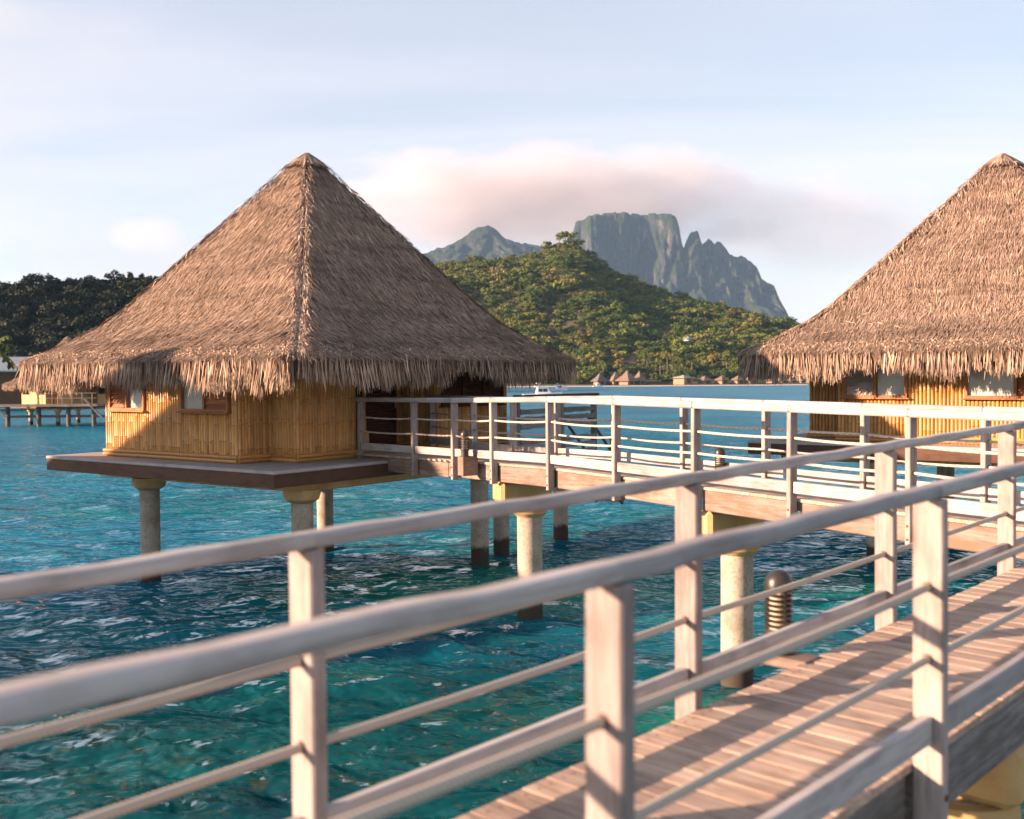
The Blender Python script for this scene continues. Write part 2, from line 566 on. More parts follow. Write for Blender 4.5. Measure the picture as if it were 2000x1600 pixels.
# ------------------------------------------------------------------ mesh helpers
def link(name, me, parent=None, mat=None, loc=None, rot=None, scale=None):
    o = bpy.data.objects.new(name, me)
    C.objects.link(o)
    if parent is not None:
        o.parent = parent
    if mat is not None and me is not None and not me.materials:
        me.materials.append(mat)
    if loc is not None:
        o.location = loc
    if rot is not None:
        if isinstance(rot, Matrix):
            o.rotation_euler = rot.to_3x3().to_euler()
        else:
            o.rotation_euler = rot
    if scale is not None:
        o.scale = scale
    return o


def tag(o, label=None, cat=None, group=None, kind=None):
    if label:
        o['label'] = label
    if cat:
        o['category'] = cat
    if group:
        o['group'] = group
    if kind:
        o['kind'] = kind
    return o


def empty(name, loc=(0, 0, 0), rz=0.0, parent=None):
    o = bpy.data.objects.new(name, None)
    o.empty_display_size = 0.3
    C.objects.link(o)
    o.location = loc
    o.rotation_euler = (0, 0, rz)
    if parent:
        o.parent = parent
    return o


def np_mesh(name, V, faces, smooth=False):
    """faces: list of int arrays (n,k)"""
    me = bpy.data.meshes.new(name)
    V = np.asarray(V, dtype=np.float32)
    me.vertices.add(len(V))
    me.vertices.foreach_set('co', V.ravel())
    loops = np.concatenate([np.asarray(f, dtype=np.int32).ravel() for f in faces])
    counts = np.concatenate([np.full(len(f), np.asarray(f).shape[1], dtype=np.int32) for f in faces])
    starts = np.concatenate([[0], np.cumsum(counts)[:-1]]).astype(np.int32)
    me.loops.add(len(loops))
    me.loops.foreach_set('vertex_index', loops)
    me.polygons.add(len(counts))
    me.polygons.foreach_set('loop_start', starts)
    me.polygons.foreach_set('loop_total', counts)
    if smooth:
        me.polygons.foreach_set('use_smooth', np.ones(len(counts), dtype=bool))
    me.update(calc_edges=True)
    me.validate()
    return me


class MB:
    def __init__(self):
        self.v = []
        self.f = []

    def add(self, vs_, fs):
        b = len(self.v)
        self.v += [tuple(x) for x in vs_]
        self.f += [tuple(i + b for i in q) for q in fs]
        return self

    def box(self, c, s, b=0.0, rz=0.0, M=None):
        """box centre c, full size s, chamfer b"""
        hx, hy, hz = s[0] / 2, s[1] / 2, s[2] / 2
        V, F = [], []
        if b <= 0:
            for z in (-hz, hz):
                for y in (-hy, hy):
                    for x in (-hx, hx):
                        V.append((x, y, z))
            F = [(0, 2, 3, 1), (4, 5, 7, 6), (0, 1, 5, 4), (2, 6, 7, 3), (0, 4, 6, 2), (1, 3, 7, 5)]
        else:
            b = min(b, hx * .9, hy * .9, hz * .9)
            idx = {}
            for sx_ in (-1, 1):
                for sy in (-1, 1):
                    for sz in (-1, 1):
                        for ax in range(3):
                            p = [sx_ * hx, sy * hy, sz * hz]
                            for k in range(3):
                                if k != ax:
                                    p[k] -= b * (sx_, sy, sz)[k]
                            idx[(sx_, sy, sz, ax)] = len(V)
                            V.append(tuple(p))
            for ax in range(3):
                o1, o2 = [k for k in range(3) if k != ax]
                for sg in (-1, 1):
                    q = []
                    for (s1, s2) in ((-1, -1), (1, -1), (1, 1), (-1, 1)):
                        k = [0, 0, 0]
                        k[ax] = sg
                        k[o1] = s1
                        k[o2] = s2
                        q.append(idx[(*k, ax)])
                    F.append(tuple(q if (sg > 0) == (ax != 1) else q[::-1]))
            for ax in range(3):            # edges along ax
                o1, o2 = [k for k in range(3) if k != ax]
                for s1 in (-1, 1):
                    for s2 in (-1, 1):
                        k0 = [0, 0, 0]
                        k1 = [0, 0, 0]
                        k0[ax], k1[ax] = -1, 1
                        for k in (k0, k1):
                            k[o1] = s1
                            k[o2] = s2
                        F.append((idx[(*k0, o1)], idx[(*k1, o1)], idx[(*k1, o2)], idx[(*k0, o2)]))
            for sx_ in (-1, 1):
                for sy in (-1, 1):
                    for sz in (-1, 1):
                        F.append(tuple(idx[(sx_, sy, sz, a)] for a in range(3)))
        cr_, sr = math.cos(rz), math.sin(rz)
        out = []
        for x, y, z in V:
            if M is not None:
                p = M @ Vector((x, y, z))
                out.append((p.x + c[0], p.y + c[1], p.z + c[2]))
            else:
                out.append((x * cr_ - y * sr + c[0], x * sr + y * cr_ + c[1], z + c[2]))
        return self.add(out, F)

    def tube(self, pts, rad, n=8, caps=True, squash=1.0):
        pts = [Vector(p) for p in pts]
        rr = rad if isinstance(rad, (list, tuple)) else [rad] * len(pts)
        rings = []
        for i, p in enumerate(pts):
            d = (pts[min(i + 1, len(pts) - 1)] - pts[max(i - 1, 0)])
            d.normalize()
            a = d.cross(Vector((0, 0, 1)))
            if a.length < 1e-3:
                a = Vector((1, 0, 0))
            a.normalize()
            b = a.cross(d)
            rings.append([p + (a * math.cos(k / n * 2 * math.pi) + b * math.sin(k / n * 2 * math.pi) * squash) * rr[i] for k in range(n)])
        V = [q for r_ in rings for q in r_]
        F = []
        for i in range(len(pts) - 1):
            for k in range(n):
                F.append((i * n + k, i * n + (k + 1) % n, (i + 1) * n + (k + 1) % n, (i + 1) * n + k))
        if caps:
            F.append(tuple(range(n))[::-1])
            F.append(tuple((len(pts) - 1) * n + k for k in range(n)))
        return self.add(V, F)

    def lathe(self, prof, n=20, c=(0, 0, 0)):
        V, F = [], []
        for r_, z in prof:
            for k in range(n):
                a = k / n * 2 * math.pi
                V.append((c[0] + r_ * math.cos(a), c[1] + r_ * math.sin(a), c[2] + z))
        for i in range(len(prof) - 1):
            for k in range(n):
                F.append((i * n + k, i * n + (k + 1) % n, (i + 1) * n + (k + 1) % n, (i + 1) * n + k))
        F.append(tuple(range(n))[::-1])
        F.append(tuple((len(prof) - 1) * n + k for k in range(n)))
        return self.add(V, F)

    def mesh(self, name, smooth=False, recalc=True):
        import bmesh
        me = bpy.data.meshes.new(name)
        me.from_pydata(self.v, [], self.f)
        if recalc:
            bm = bmesh.new()
            bm.from_mesh(me)
            bmesh.ops.recalc_face_normals(bm, faces=bm.faces)
            bm.to_mesh(me)
            bm.free()
        if smooth:
            me.polygons.foreach_set('use_smooth', [True] * len(me.polygons))
            me.set_sharp_from_angle(angle=R(38))
        return me

    def build(self, name, mat, parent=None, smooth=False, **k):
        me = self.mesh(name, smooth)
        me.materials.append(mat)
        return link(name, me, parent, None, **k)


MESH_CACHE = {}


def box_mesh(s, b, mat):
    key = (tuple(round(x, 4) for x in s), b, mat.name)
    if key not in MESH_CACHE:
        me = MB().box((0, 0, 0), s, b).mesh('piece')
        me.materials.append(mat)
        MESH_CACHE[key] = me
    return MESH_CACHE[key]


def axes(x, z=Vector((0, 0, 1))):
    x = Vector(x).normalized()
    y = Vector(z).cross(x).normalized()
    z2 = x.cross(y)
    return Matrix((x, y, z2)).transposed()


def bar(name, p0, p1, w_, h_, mat, parent, base, b=0.008, up=Vector((0, 0, 1))):
    """straight timber from p0 to p1 (world), width w_ sideways, height h_ upwards"""
    p0, p1 = Vector(p0), Vector(p1)
    L = (p1 - p0).length
    me = box_mesh((L, w_, h_), b, mat)
    return link(name, me, parent, None, loc=(p0 + p1) / 2 - Vector(base), rot=axes(p1 - p0, up))


def vnoise1(x, seed=0):
    x = np.asarray(x, dtype=np.float64)
    i = np.floor(x).astype(np.int64)
    f = x - i
    f = f * f * (3 - 2 * f)

    def h(k):
        q = np.sin((k + seed * 131.7) * 12.9898) * 43758.5453
        return q - np.floor(q)
    return h(i) * (1 - f) + h(i + 1) * f


def fbm1(x, seed=0, oct=5):
    s, a, n = 0, 1, 0
    for k in range(oct):
        s = s + a * vnoise1(np.asarray(x) * 2 ** k, seed + k * 7)
        n += a
        a *= 0.5
    return s / n


def vnoise2(x, y, seed=0):
    x = np.asarray(x, dtype=np.float64)
    y = np.asarray(y, dtype=np.float64)
    i = np.floor(x)
    j = np.floor(y)
    fx = x - i
    fy_ = y - j
    fx = fx * fx * (3 - 2 * fx)
    fy_ = fy_ * fy_ * (3 - 2 * fy_)

    def h(a, b):
        q = np.sin(a * 127.1 + b * 311.7 + seed * 74.7) * 43758.5453
        return q - np.floor(q)
    return (h(i, j) * (1 - fx) + h(i + 1, j) * fx) * (1 - fy_) + (h(i, j + 1) * (1 - fx) + h(i + 1, j + 1) * fx) * fy_


def fbm2(x, y, seed=0, oct=5):
    s, a, n = 0, 1, 0
    for k in range(oct):
        s = s + a * vnoise2(np.asarray(x) * 2 ** k, np.asarray(y) * 2 ** k, seed + k * 5)
        n += a
        a *= 0.5
    return s / n


# ------------------------------------------------------------------ lagoon surface
def build_water():
    rows, dense = 780, 840
    th = np.concatenate([np.linspace(-math.pi, -R(44), 60, endpoint=False), np.linspace(-R(44), R(44), dense, endpoint=False), np.linspace(R(44), math.pi, 60, endpoint=False)])
    n = len(th)
    r = np.exp(np.linspace(math.log(1.6), math.log(1480), rows))
    RR, TT = np.meshgrid(r, th, indexing='ij')
    X = RR * np.sin(TT)
    Y = RR * np.cos(TT)
    Z = np.zeros_like(X)
    dX = np.zeros_like(X)
    dY = np.zeros_like(X)
    step = RR * math.log(1480 / 1.6) / rows
    rg = np.random.default_rng(5)
    wind = R(250)
    lam = np.exp(rg.uniform(math.log(0.26), math.log(3.6), 70))
    for L in lam:
        k = 2 * math.pi / L
        a = 0.0150 * L ** 0.95 * rg.uniform(0.5, 1.2)
        if L > 1.8:
            a *= 0.6
        d = wind + rg.normal(0, 0.62)
        ph = rg.uniform(0, 6.28)
        att = np.clip((L / step - 2.2) / 2.5, 0, 1)
        arg = k * (X * math.cos(d) + Y * math.sin(d)) + ph
        s_ = np.sin(arg) * a * att
        c_ = np.cos(arg) * a * att * 0.75
        Z += s_
        dX -= c_ * math.cos(d)
        dY -= c_ * math.sin(d)
    gust = 0.62 + 0.75 * fbm2(X * 0.07, Y * 0.07, 3, 3)
    Z *= gust * 0.38
    X = X + dX * gust * 0.38
    Y = Y + dY * gust * 0.38
    V = np.stack([X, Y, Z], -1).reshape(-1, 3)
    i, j = np.meshgrid(np.arange(rows - 1), np.arange(n), indexing='ij')
    j2 = (j + 1) % n
    F = np.stack([i * n + j, (i + 1) * n + j, (i + 1) * n + j2, i * n + j2], -1).reshape(-1, 4)
    F = F[:, ::-1]
    V = np.concatenate([V, [[0, 0, 0]]])
    c0 = len(V) - 1
    cap = np.stack([np.arange(n), (np.arange(n) + 1) % n, np.full(n, c0)], -1)
    me = np_mesh('water', V, [F, cap], True)
    return tag(link('water', me, None, M_WATER), kind='structure')


build_water()

# ------------------------------------------------------------------ bungalow
BA = R(36.2)
AX = Vector((math.sin(BA), math.cos(BA), 0))       # local x: right and away
BX = Vector((-math.cos(BA), math.sin(BA), 0))      # local y: left and away
RZ = math.atan2(AX.y, AX.x)
DECK = HC - 1.55
N1 = Vector((-3.92, 17.65, DECK))
RC = (3.886, 3.427)       # roof centre in bungalow coordinates
RH = 4.32               # half width of roof
ZT = 6.36               # roof peak above the deck
PR = np.array([0.0, 0.06, 0.2, 0.45, 0.64, 0.72, 0.80, 0.90, 1.0])
PD = np.array([0.0, 0.20, 0.98, 2.32, 3.32, 3.66, 3.92, 4.19, 4.43])


def drop(r_):
    return np.interp(r_, PR, PD)


def sq(s):
    """lateral shape: rounds the corners a little"""
    return 1 - 0.055 * np.clip((np.abs(s) - 0.90) / 0.10, 0, 1) ** 2


def roof_point(face, r_, s):
    """face 0: -x side, 1: -y side, 2: +x, 3: +y.  r 0..1 outward, s -1..1 sideways"""
    rr = r_ * RH * sq(s)
    ss = s * r_ * RH * sq(s)
    ox = np.array([-1, 0, 1, 0])[face]
    oy = np.array([0, -1, 0, 1])[face]
    x = RC[0] + ox * rr - oy * ss
    y = RC[1] + oy * rr + ox * ss
    return np.stack([x, y, ZT - drop(r_)], -1), np.stack([ox, oy, 0 * ox], -1).astype(float), np.stack([-oy, ox, 0 * ox], -1).astype(float)


def roof_base_mesh():
    V, F = [], []
    ns, nr = 25, 22
    for face in range(4):
        b = len(V)
        for i in range(nr + 1):
            for j in range(ns):
                s = -1 + 2 * j / (ns - 1)
                p, _, _ = roof_point(np.array(face), np.array(i / nr), np.array(s))
                p = p.copy()
                p[2] += 0.05 * (vnoise2(p[0] * 1.7, p[1] * 1.7, 4) - 0.5) - 0.02
                V.append(tuple(p))
        for i in range(nr):
            for j in range(ns - 1):
                F.append((b + i * ns + j, b + (i + 1) * ns + j, b + (i + 1) * ns + j + 1, b + i * ns + j + 1))
        # thick eave edge hanging down, and the underside
        e = len(V)
        for j in range(ns):
            s = -1 + 2 * j / (ns - 1)
            p, o, _ = roof_point(np.array(face), np.array(1.0), np.array(s))
            V.append((p[0] - o[0] * 0.03, p[1] - o[1] * 0.03, p[2] - 0.26))
            V.append((p[0] - o[0] * 0.8, p[1] - o[1] * 0.8, p[2] + 0.02))
        for j in range(ns - 1):
            F.append((b + nr * ns + j, e + 2 * j, e + 2 * j + 2, b + nr * ns + j + 1))
            F.append((e + 2 * j, e + 2 * j + 1, e + 2 * j + 3, e + 2 * j + 2))
    me = bpy.data.meshes.new('roof')
    me.from_pydata(V, [], F)
    me.materials.append(M_UNDER)
    return me


def blades(P, D, W, Nn, L, wd, lift0, lift1, bend=0.0, Bdir=None):
    """flat tapering blades: root P, direction D, width dir W, normal Nn"""
    n = len(P)
    L = L[:, None]
    wd = wd[:, None]
    mid = P + D * L * 0.5 + Nn * ((lift0 + lift1) * 0.62)[:, None]
    tip = P + D * L + Nn * lift1[:, None]
    root = P + Nn * lift0[:, None]
    if Bdir is not None:
        mid = mid + Bdir * bend * 0.3
        tip = tip + Bdir * bend
    V = np.stack([root - W * wd * 0.5, root + W * wd * 0.5, mid - W * wd * 0.46, mid + W * wd * 0.46, tip - W * wd * 0.12, tip + W * wd * 0.12], 1).reshape(-1, 3)
    k = np.arange(n) * 6
    F = np.concatenate([np.stack([k, k + 1, k + 3, k + 2], -1), np.stack([k + 2, k + 3, k + 5, k + 4], -1)])
    return V, F


def norm(a):
    return a / np.maximum(np.linalg.norm(a, axis=-1, keepdims=True), 1e-9)


def thatch_mesh(n=150000):
    rg = np.random.default_rng(21)
    face = rg.integers(0, 4, n)
    r_ = np.sqrt(rg.uniform(0.0004, 1, n)) * 0.985
    # courses: roots bunch a little into rows
    row = np.round(r_ * 30) / 30
    r_ = np.clip(r_ * 0.6 + row * 0.4, 0.01, 0.985)
    s = rg.uniform(-1, 1, n)
    P, O, Lt = roof_point(face, r_, s)
    e = 0.004
    sl_ = (drop(np.clip(r_ + 0.02, 0, 1)) - drop(np.clip(r_ - 0.02, 0, 1))) / (np.clip(r_ + 0.02, 0, 1) - np.clip(r_ - 0.02, 0, 1)) / RH
    D0 = norm(O + np.array([0, 0, -1.0]) * sl_[:, None])
    Nn = norm(np.cross(Lt, D0))
    Nn = np.where(Nn[:, 2:3] < 0, -Nn, Nn)
    wob = (fbm2(P[:, 0] * 1.3 + face * 9, P[:, 1] * 1.3, 8, 4) - 0.5) * 0.5
    ang = wob + rg.normal(0, 0.13, n)
    stray = rg.uniform(0, 1, n) < 0.05
    ang = np.where(stray, rg.normal(0, 0.6, n), ang)
    D = norm(D0 * np.cos(ang)[:, None] + Lt * np.sin(ang)[:, None])
    W = norm(np.cross(Nn, D) + Nn * rg.normal(0, 0.32, n)[:, None])
    L = rg.uniform(0.13, 0.36, n)
    wd = rg.uniform(0.006, 0.0145, n)
    l0 = rg.uniform(-0.01, 0.02, n)
    l1 = np.abs(rg.normal(0.020, 0.016, n)) + 0.005 + np.where(stray, 0.03, 0)
    V1, F1 = blades(P, D, W, Nn, L, wd, l0, l1)
    # hips: shaggy bunches laid across the corners
    nh = 15000
    face = rg.integers(0, 4, nh)
    r_ = np.sqrt(rg.uniform(0.002, 1, nh)) * 0.985
    s = 1 - np.abs(rg.normal(0, 0.022, nh)) / np.maximum(r_, 0.12)
    s = np.clip(s, 0.5, 1) * rg.choice([-1, 1], nh)
    P, O, Lt = roof_point(face, r_, s)
    D0 = norm(O * 0.8 - Lt * np.sign(s)[:, None] * rg.uniform(-0.95, 0.75, nh)[:, None] + np.array([0, 0, -0.95]))
    out = norm(O + Lt * np.sign(s)[:, None] + np.array([0, 0, 0.9]))
    W = norm(np.cross(out, D0) + out * rg.normal(0, 0.4, nh)[:, None])
    V2, F2 = blades(P + out * 0.02, D0, W, out, rg.uniform(0.10, 0.28, nh), rg.uniform(0.008, 0.024, nh), rg.uniform(0.01, 0.05, nh), rg.uniform(0.02, 0.075, nh))
    # cap at the peak
    nc = 900
    a = rg.uniform(0, 6.283, nc)
    P = np.stack([RC[0] + 0.05 * np.cos(a), RC[1] + 0.05 * np.sin(a), np.full(nc, ZT + 0.04)], -1)
    D0 = norm(np.stack([np.cos(a), np.sin(a), np.full(nc, -0.75)], -1))
    up = np.tile(np.array([[0, 0, 1.0]]), (nc, 1))
    W = norm(np.cross(up, D0))
    V3, F3 = blades(P, D0, W, up, rg.uniform(0.3, 0.62, nc), rg.uniform(0.02, 0.05, nc), rg.uniform(0, 0.03, nc), rg.uniform(0.0, 0.05, nc))
    V = np.concatenate([V1, V2, V3])
    F = np.concatenate([F1, F2 + len(V1), F3 + len(V1) + len(V2)])
    me = np_mesh('thatch', V, [F])
    me.materials.append(M_THATCH)
    return me


def fringe_mesh(n=24000):
    rg = np.random.default_rng(33)
    face = rg.integers(0, 4, n)
    s = rg.uniform(-1.0, 1.0, n)
    layer = rg.uniform(0, 1, n)
    r_ = 0.925 + 0.075 * layer
    P, O, Lt = roof_point(face, r_, s)
    u = s * RH + face * 17.3
    clump = fbm1(u * 2.2, 3, 4)
    tuft = vnoise1(u * 7.5, 9)
    L = 0.50 + 0.16 * (clump - 0.5) * 2 + 0.09 * (tuft - 0.5) * 2 + rg.normal(0, 0.055, n)
    L += (1 - layer) * 0.06
    # the eave is cut back over the entrance on the -y face
    a_local = RC[0] + s * RH
    door = (face == 1) & (a_local > 3.2) & (a_local < 5.2)
    L = np.where(door, L - 0.24 * np.sin(np.clip((a_local - 3.2) / 2.0, 0, 1) * math.pi), L)
    L = np.maximum(L, 0.16)
    corner = np.clip((np.abs(s) - 0.88) / 0.12, 0, 1)
    outd = norm(O + Lt * (np.sign(s) * corner * 0.8)[:, None])
    lean = rg.normal(0, 0.075, n) + 0.10 * (vnoise1(u * 5.0, 5) - 0.5) * 2
    D = norm(outd * (0.15 + rg.normal(0, 0.09, n))[:, None] + Lt * lean[:, None] + np.array([0, 0, -1.0]))
    W = norm(Lt + outd * rg.normal(0, 0.55, n)[:, None])
    Nn = outd
    wd = rg.uniform(0.010, 0.034, n)
    P = P + outd * (rg.uniform(-0.05, 0.04, n))[:, None] + np.array([0, 0, 1.0]) * rg.uniform(-0.03, 0.05, n)[:, None]
    V, F = blades(P, D, W, Nn, L, wd, np.zeros(n), rg.normal(-0.05, 0.035, n))
    me = np_mesh('fringe', V, [F])
    me.materials.append(M_THATCH)
    return me


ROOF_ME = roof_base_mesh()
THATCH_ME = thatch_mesh()
FRINGE_ME = fringe_mesh()


def cane_mesh(h_, seed):
    """half-round split bamboo cane with node rings, outer side towards -Y"""
    rg = random.Random(seed)
    r0 = 0.036
    nodes = []
    z = rg.uniform(0.15, 0.45)
    while z < h_ - 0.08:
        nodes.append(z)
        z += rg.uniform(0.38, 0.62)
    zs = [(0.0, r0)]
    for z in nodes:
        zs += [(z - 0.012, r0 * 0.97), (z, r0 * 1.13), (z + 0.012, r0 * 0.97)]
    zs.append((h_, r0))
    n = 5
    V, F = [], []
    mat_i = []
    for (z, r_) in zs:
        for k in range(n):
            a = math.pi + math.pi * k / (n - 1)
            V.append((r_ * math.cos(a), r_ * math.sin(a), z))
    for i in range(len(zs) - 1):
        for k in range(n - 1):
            F.append((i * n + k, i * n + k + 1, (i + 1) * n + k + 1, (i + 1) * n + k))
            mat_i.append(1 if (i % 3 == 1) and rg.random() < 0.9 else 0)
    F.append(tuple(((len(zs) - 1) * n + k) for k in range(n)))
    mat_i.append(0)
    me = bpy.data.meshes.new('bamboo_cane')
    me.from_pydata(V, [], F)
    me.materials.append(M_BAMBOO)
    me.materials.append(M_NODE)
    me.polygons.foreach_set('material_index', mat_i)
    me.polygons.foreach_set('use_smooth', [True] * len(F))
    me.update()
    return me


CANES = {h: [cane_mesh(h, 100 * i + int(h * 50)) for i in range(5)] for h in (0.93, 1.98)}


def wall_run(root, p0, p1, h_=1.98, canes=True, openings=(), name='wall', inset=0.0):
    """bamboo wall from p0 to p1 (local), outer side to the right of p0->p1.  openings: (s0,s1) metres, cane cut at the sill"""
    p0, p1 = Vector((*p0, 0)), Vector((*p1, 0))
    d = (p1 - p0)
    L = d.length
    d.normalize()
    nrm = Vector((d.y, -d.x, 0))
    rz = math.atan2(d.y, d.x)
    mid = (p0 + p1) / 2
    wall = empty(name, (0, 0, 0), 0, root)
    spans = []
    x = 0.0
    for (a, b) in sorted(openings):
        if a > x + 0.01:
            spans.append((x, a, h_))
        spans.append((a, b, 0.93))
        x = b
    if x < L - 0.01:
        spans.append((x, L, h_))
    mb = MB()
    for (a, b, hh) in spans:
        c = p0 + d * (a + b) / 2 - nrm * 0.03
        mb.box((c.x, c.y, hh / 2), (b - a, 0.06, hh), 0, rz)
    # lintel over the openings
    for (a, b) in openings:
        c = p0 + d * (a + b) / 2 - nrm * 0.03
        mb.box((c.x, c.y, 1.84), (b - a, 0.058, 0.26), 0, rz)
    mb.build('backing', M_BACK if canes else M_BAMBOO, wall)
    if not canes:
        return wall
    n = max(2, int(round(L / 0.074)))
    for i in range(n):
        s = (i + 0.5) / n * L
        hh = h_
        for (a, b) in openings:
            if a < s < b:
                hh = 0.93
        me = random.choice(CANES[1.98 if hh > 1 else 0.93])
        p = p0 + d * s + nrm * random.uniform(0.0, 0.006)
        link('bamboo_cane', me, wall, None, loc=(p.x, p.y, 0.0), rot=(0, 0, rz), scale=(L / n / 0.074 * random.uniform(0.94, 1.06), 1, hh / (1.98 if hh > 1 else 0.93)))
    for z in (0.045, 0.118):
        a = p0 + nrm * 0.05 - d * 0.03
        b = p1 + nrm * 0.05 + d * 0.03
        MB().tube([(a.x, a.y, z), ((a.x + b.x) / 2, (a.y + b.y) / 2, z + 0.004), (b.x, b.y, z)], 0.036, 8).build('skirting_cane', M_BAMBOO_X, wall, True)
    return wall


def window(root, p0, p1, s0, s1, z0, z1, layout, lm=None, slats=7):
    """framed window set in wall p0->p1 between s0 and s1; layout string of G (glass) and L (louvre) leaves, from p0 to p1"""
    lm = lm or M_LOUVRE
    p0, p1 = Vector((*p0, 0)), Vector((*p1, 0))
    d = (p1 - p0).normalized()
    nrm = Vector((d.y, -d.x, 0))
    rz = math.atan2(d.y, d.x)
    o = p0 + d * s0
    win = empty('window', (o.x, o.y, z0), rz, root)       # local x along wall, -y outwards
    W, H = s1 - s0, z1 - z0
    t_ = 0.055
    mb = MB()
    mb.box((W / 2, -0.03, t_ / 2), (W, 0.12, t_), 0.006)
    mb.box((W / 2, -0.03, H - t_ / 2), (W, 0.12, t_), 0.006)
    nl = len(layout)
    for k in range(nl + 1):
        mb.box((min(max(k * W / nl, t_ / 2), W - t_ / 2), -0.032, H / 2), (t_, 0.11, H - 2 * t_), 0.006)
    mb.build('frame', lm, win)
    MB().box((W / 2, -0.06, -0.012), (W + 0.1, 0.16, 0.03), 0.005).build('sill', lm, win)
    for k, ch in enumerate(layout):
        x0, x1 = k * W / nl + t_ * 0.7, (k + 1) * W / nl - t_ * 0.7
        cx = (x0 + x1) / 2
        if ch == 'G':
            MB().box((cx, -0.01, H / 2), (x1 - x0, 0.012, H - 2 * t_)).build('pane', M_GLASS, win)
        else:
            MB().box((cx, 0.0225, H / 2), (x1 - x0, 0.012, H - 2 * t_)).build('backing', M_BACK, win)
            me = box_mesh((x1 - x0, 0.10, 0.014), 0.003, M_PALELOUVRE if ch == 'P' else lm)
            for i in range(slats):
                z = t_ + (i + 0.5) * (H - 2 * t_) / slats
                link('slat', me, win, None, loc=(cx, -0.032, z), rot=(R(62), 0, 0))
    return win


def pile(root, x, y, ztop, r_=0.2, cap=True, depth=DECK, name='pile'):
    z0 = -depth - 1.2
    p = MB().lathe([(r_, z0), (r_, z0 + 1.3), (r_ * 0.985, (z0 + ztop) / 2), (r_, ztop)], 20).build(name, M_PILE, root, True, loc=(x, y, 0))
    if cap:
        MB().lathe([(r_ * 1.05, ztop - 0.22), (r_ * 1.55, ztop - 0.15), (r_ * 1.72, ztop - 0.03), (r_ * 1.72, ztop + 0.03)], 20).build('cap', M_STUCCO, p, True)
    return p


def louvre_door(root, c, wd, h_, rz, name='door', handle=False):
    dr = empty(name, c, rz, root)
    t_ = 0.07
    mb = MB()
    for x in (t_ / 2, wd - t_ / 2):
        mb.box((x, 0, h_ / 2), (t_, 0.05, h_), 0.004)
    for z in (t_ / 2, h_ * 0.5, h_ - t_ / 2):
        mb.box((wd / 2, 0.002, z), (wd - 2 * t_, 0.045, t_), 0.004)
    mb.build('frame', M_DARKLOUVRE, dr)
    MB().box((wd / 2, 0.03, h_ / 2), (wd, 0.01, h_)).build('backing', M_BACK, dr)
    me = box_mesh((wd - 2 * t_, 0.06, 0.012), 0.002, M_DARKLOUVRE)
    n = int(h_ / 0.075)
    for i in range(n):
        z = t_ + (i + 0.5) * (h_ - 2 * t_) / n
        link('slat', me, dr, None, loc=(wd / 2, -0.005, z), rot=(R(45), 0, 0))
    if handle:
        mb = MB()
        mb.box((wd - 0.05, -0.035, 1.0), (0.045, 0.012, 0.24), 0.004)
        mb.tube([(wd - 0.05, -0.04, 1.04), (wd - 0.05, -0.085, 1.04), (wd - 0.17, -0.09, 1.04)], 0.011, 8)
        mb.build('handle', M_STEEL, dr, True)
    return dr


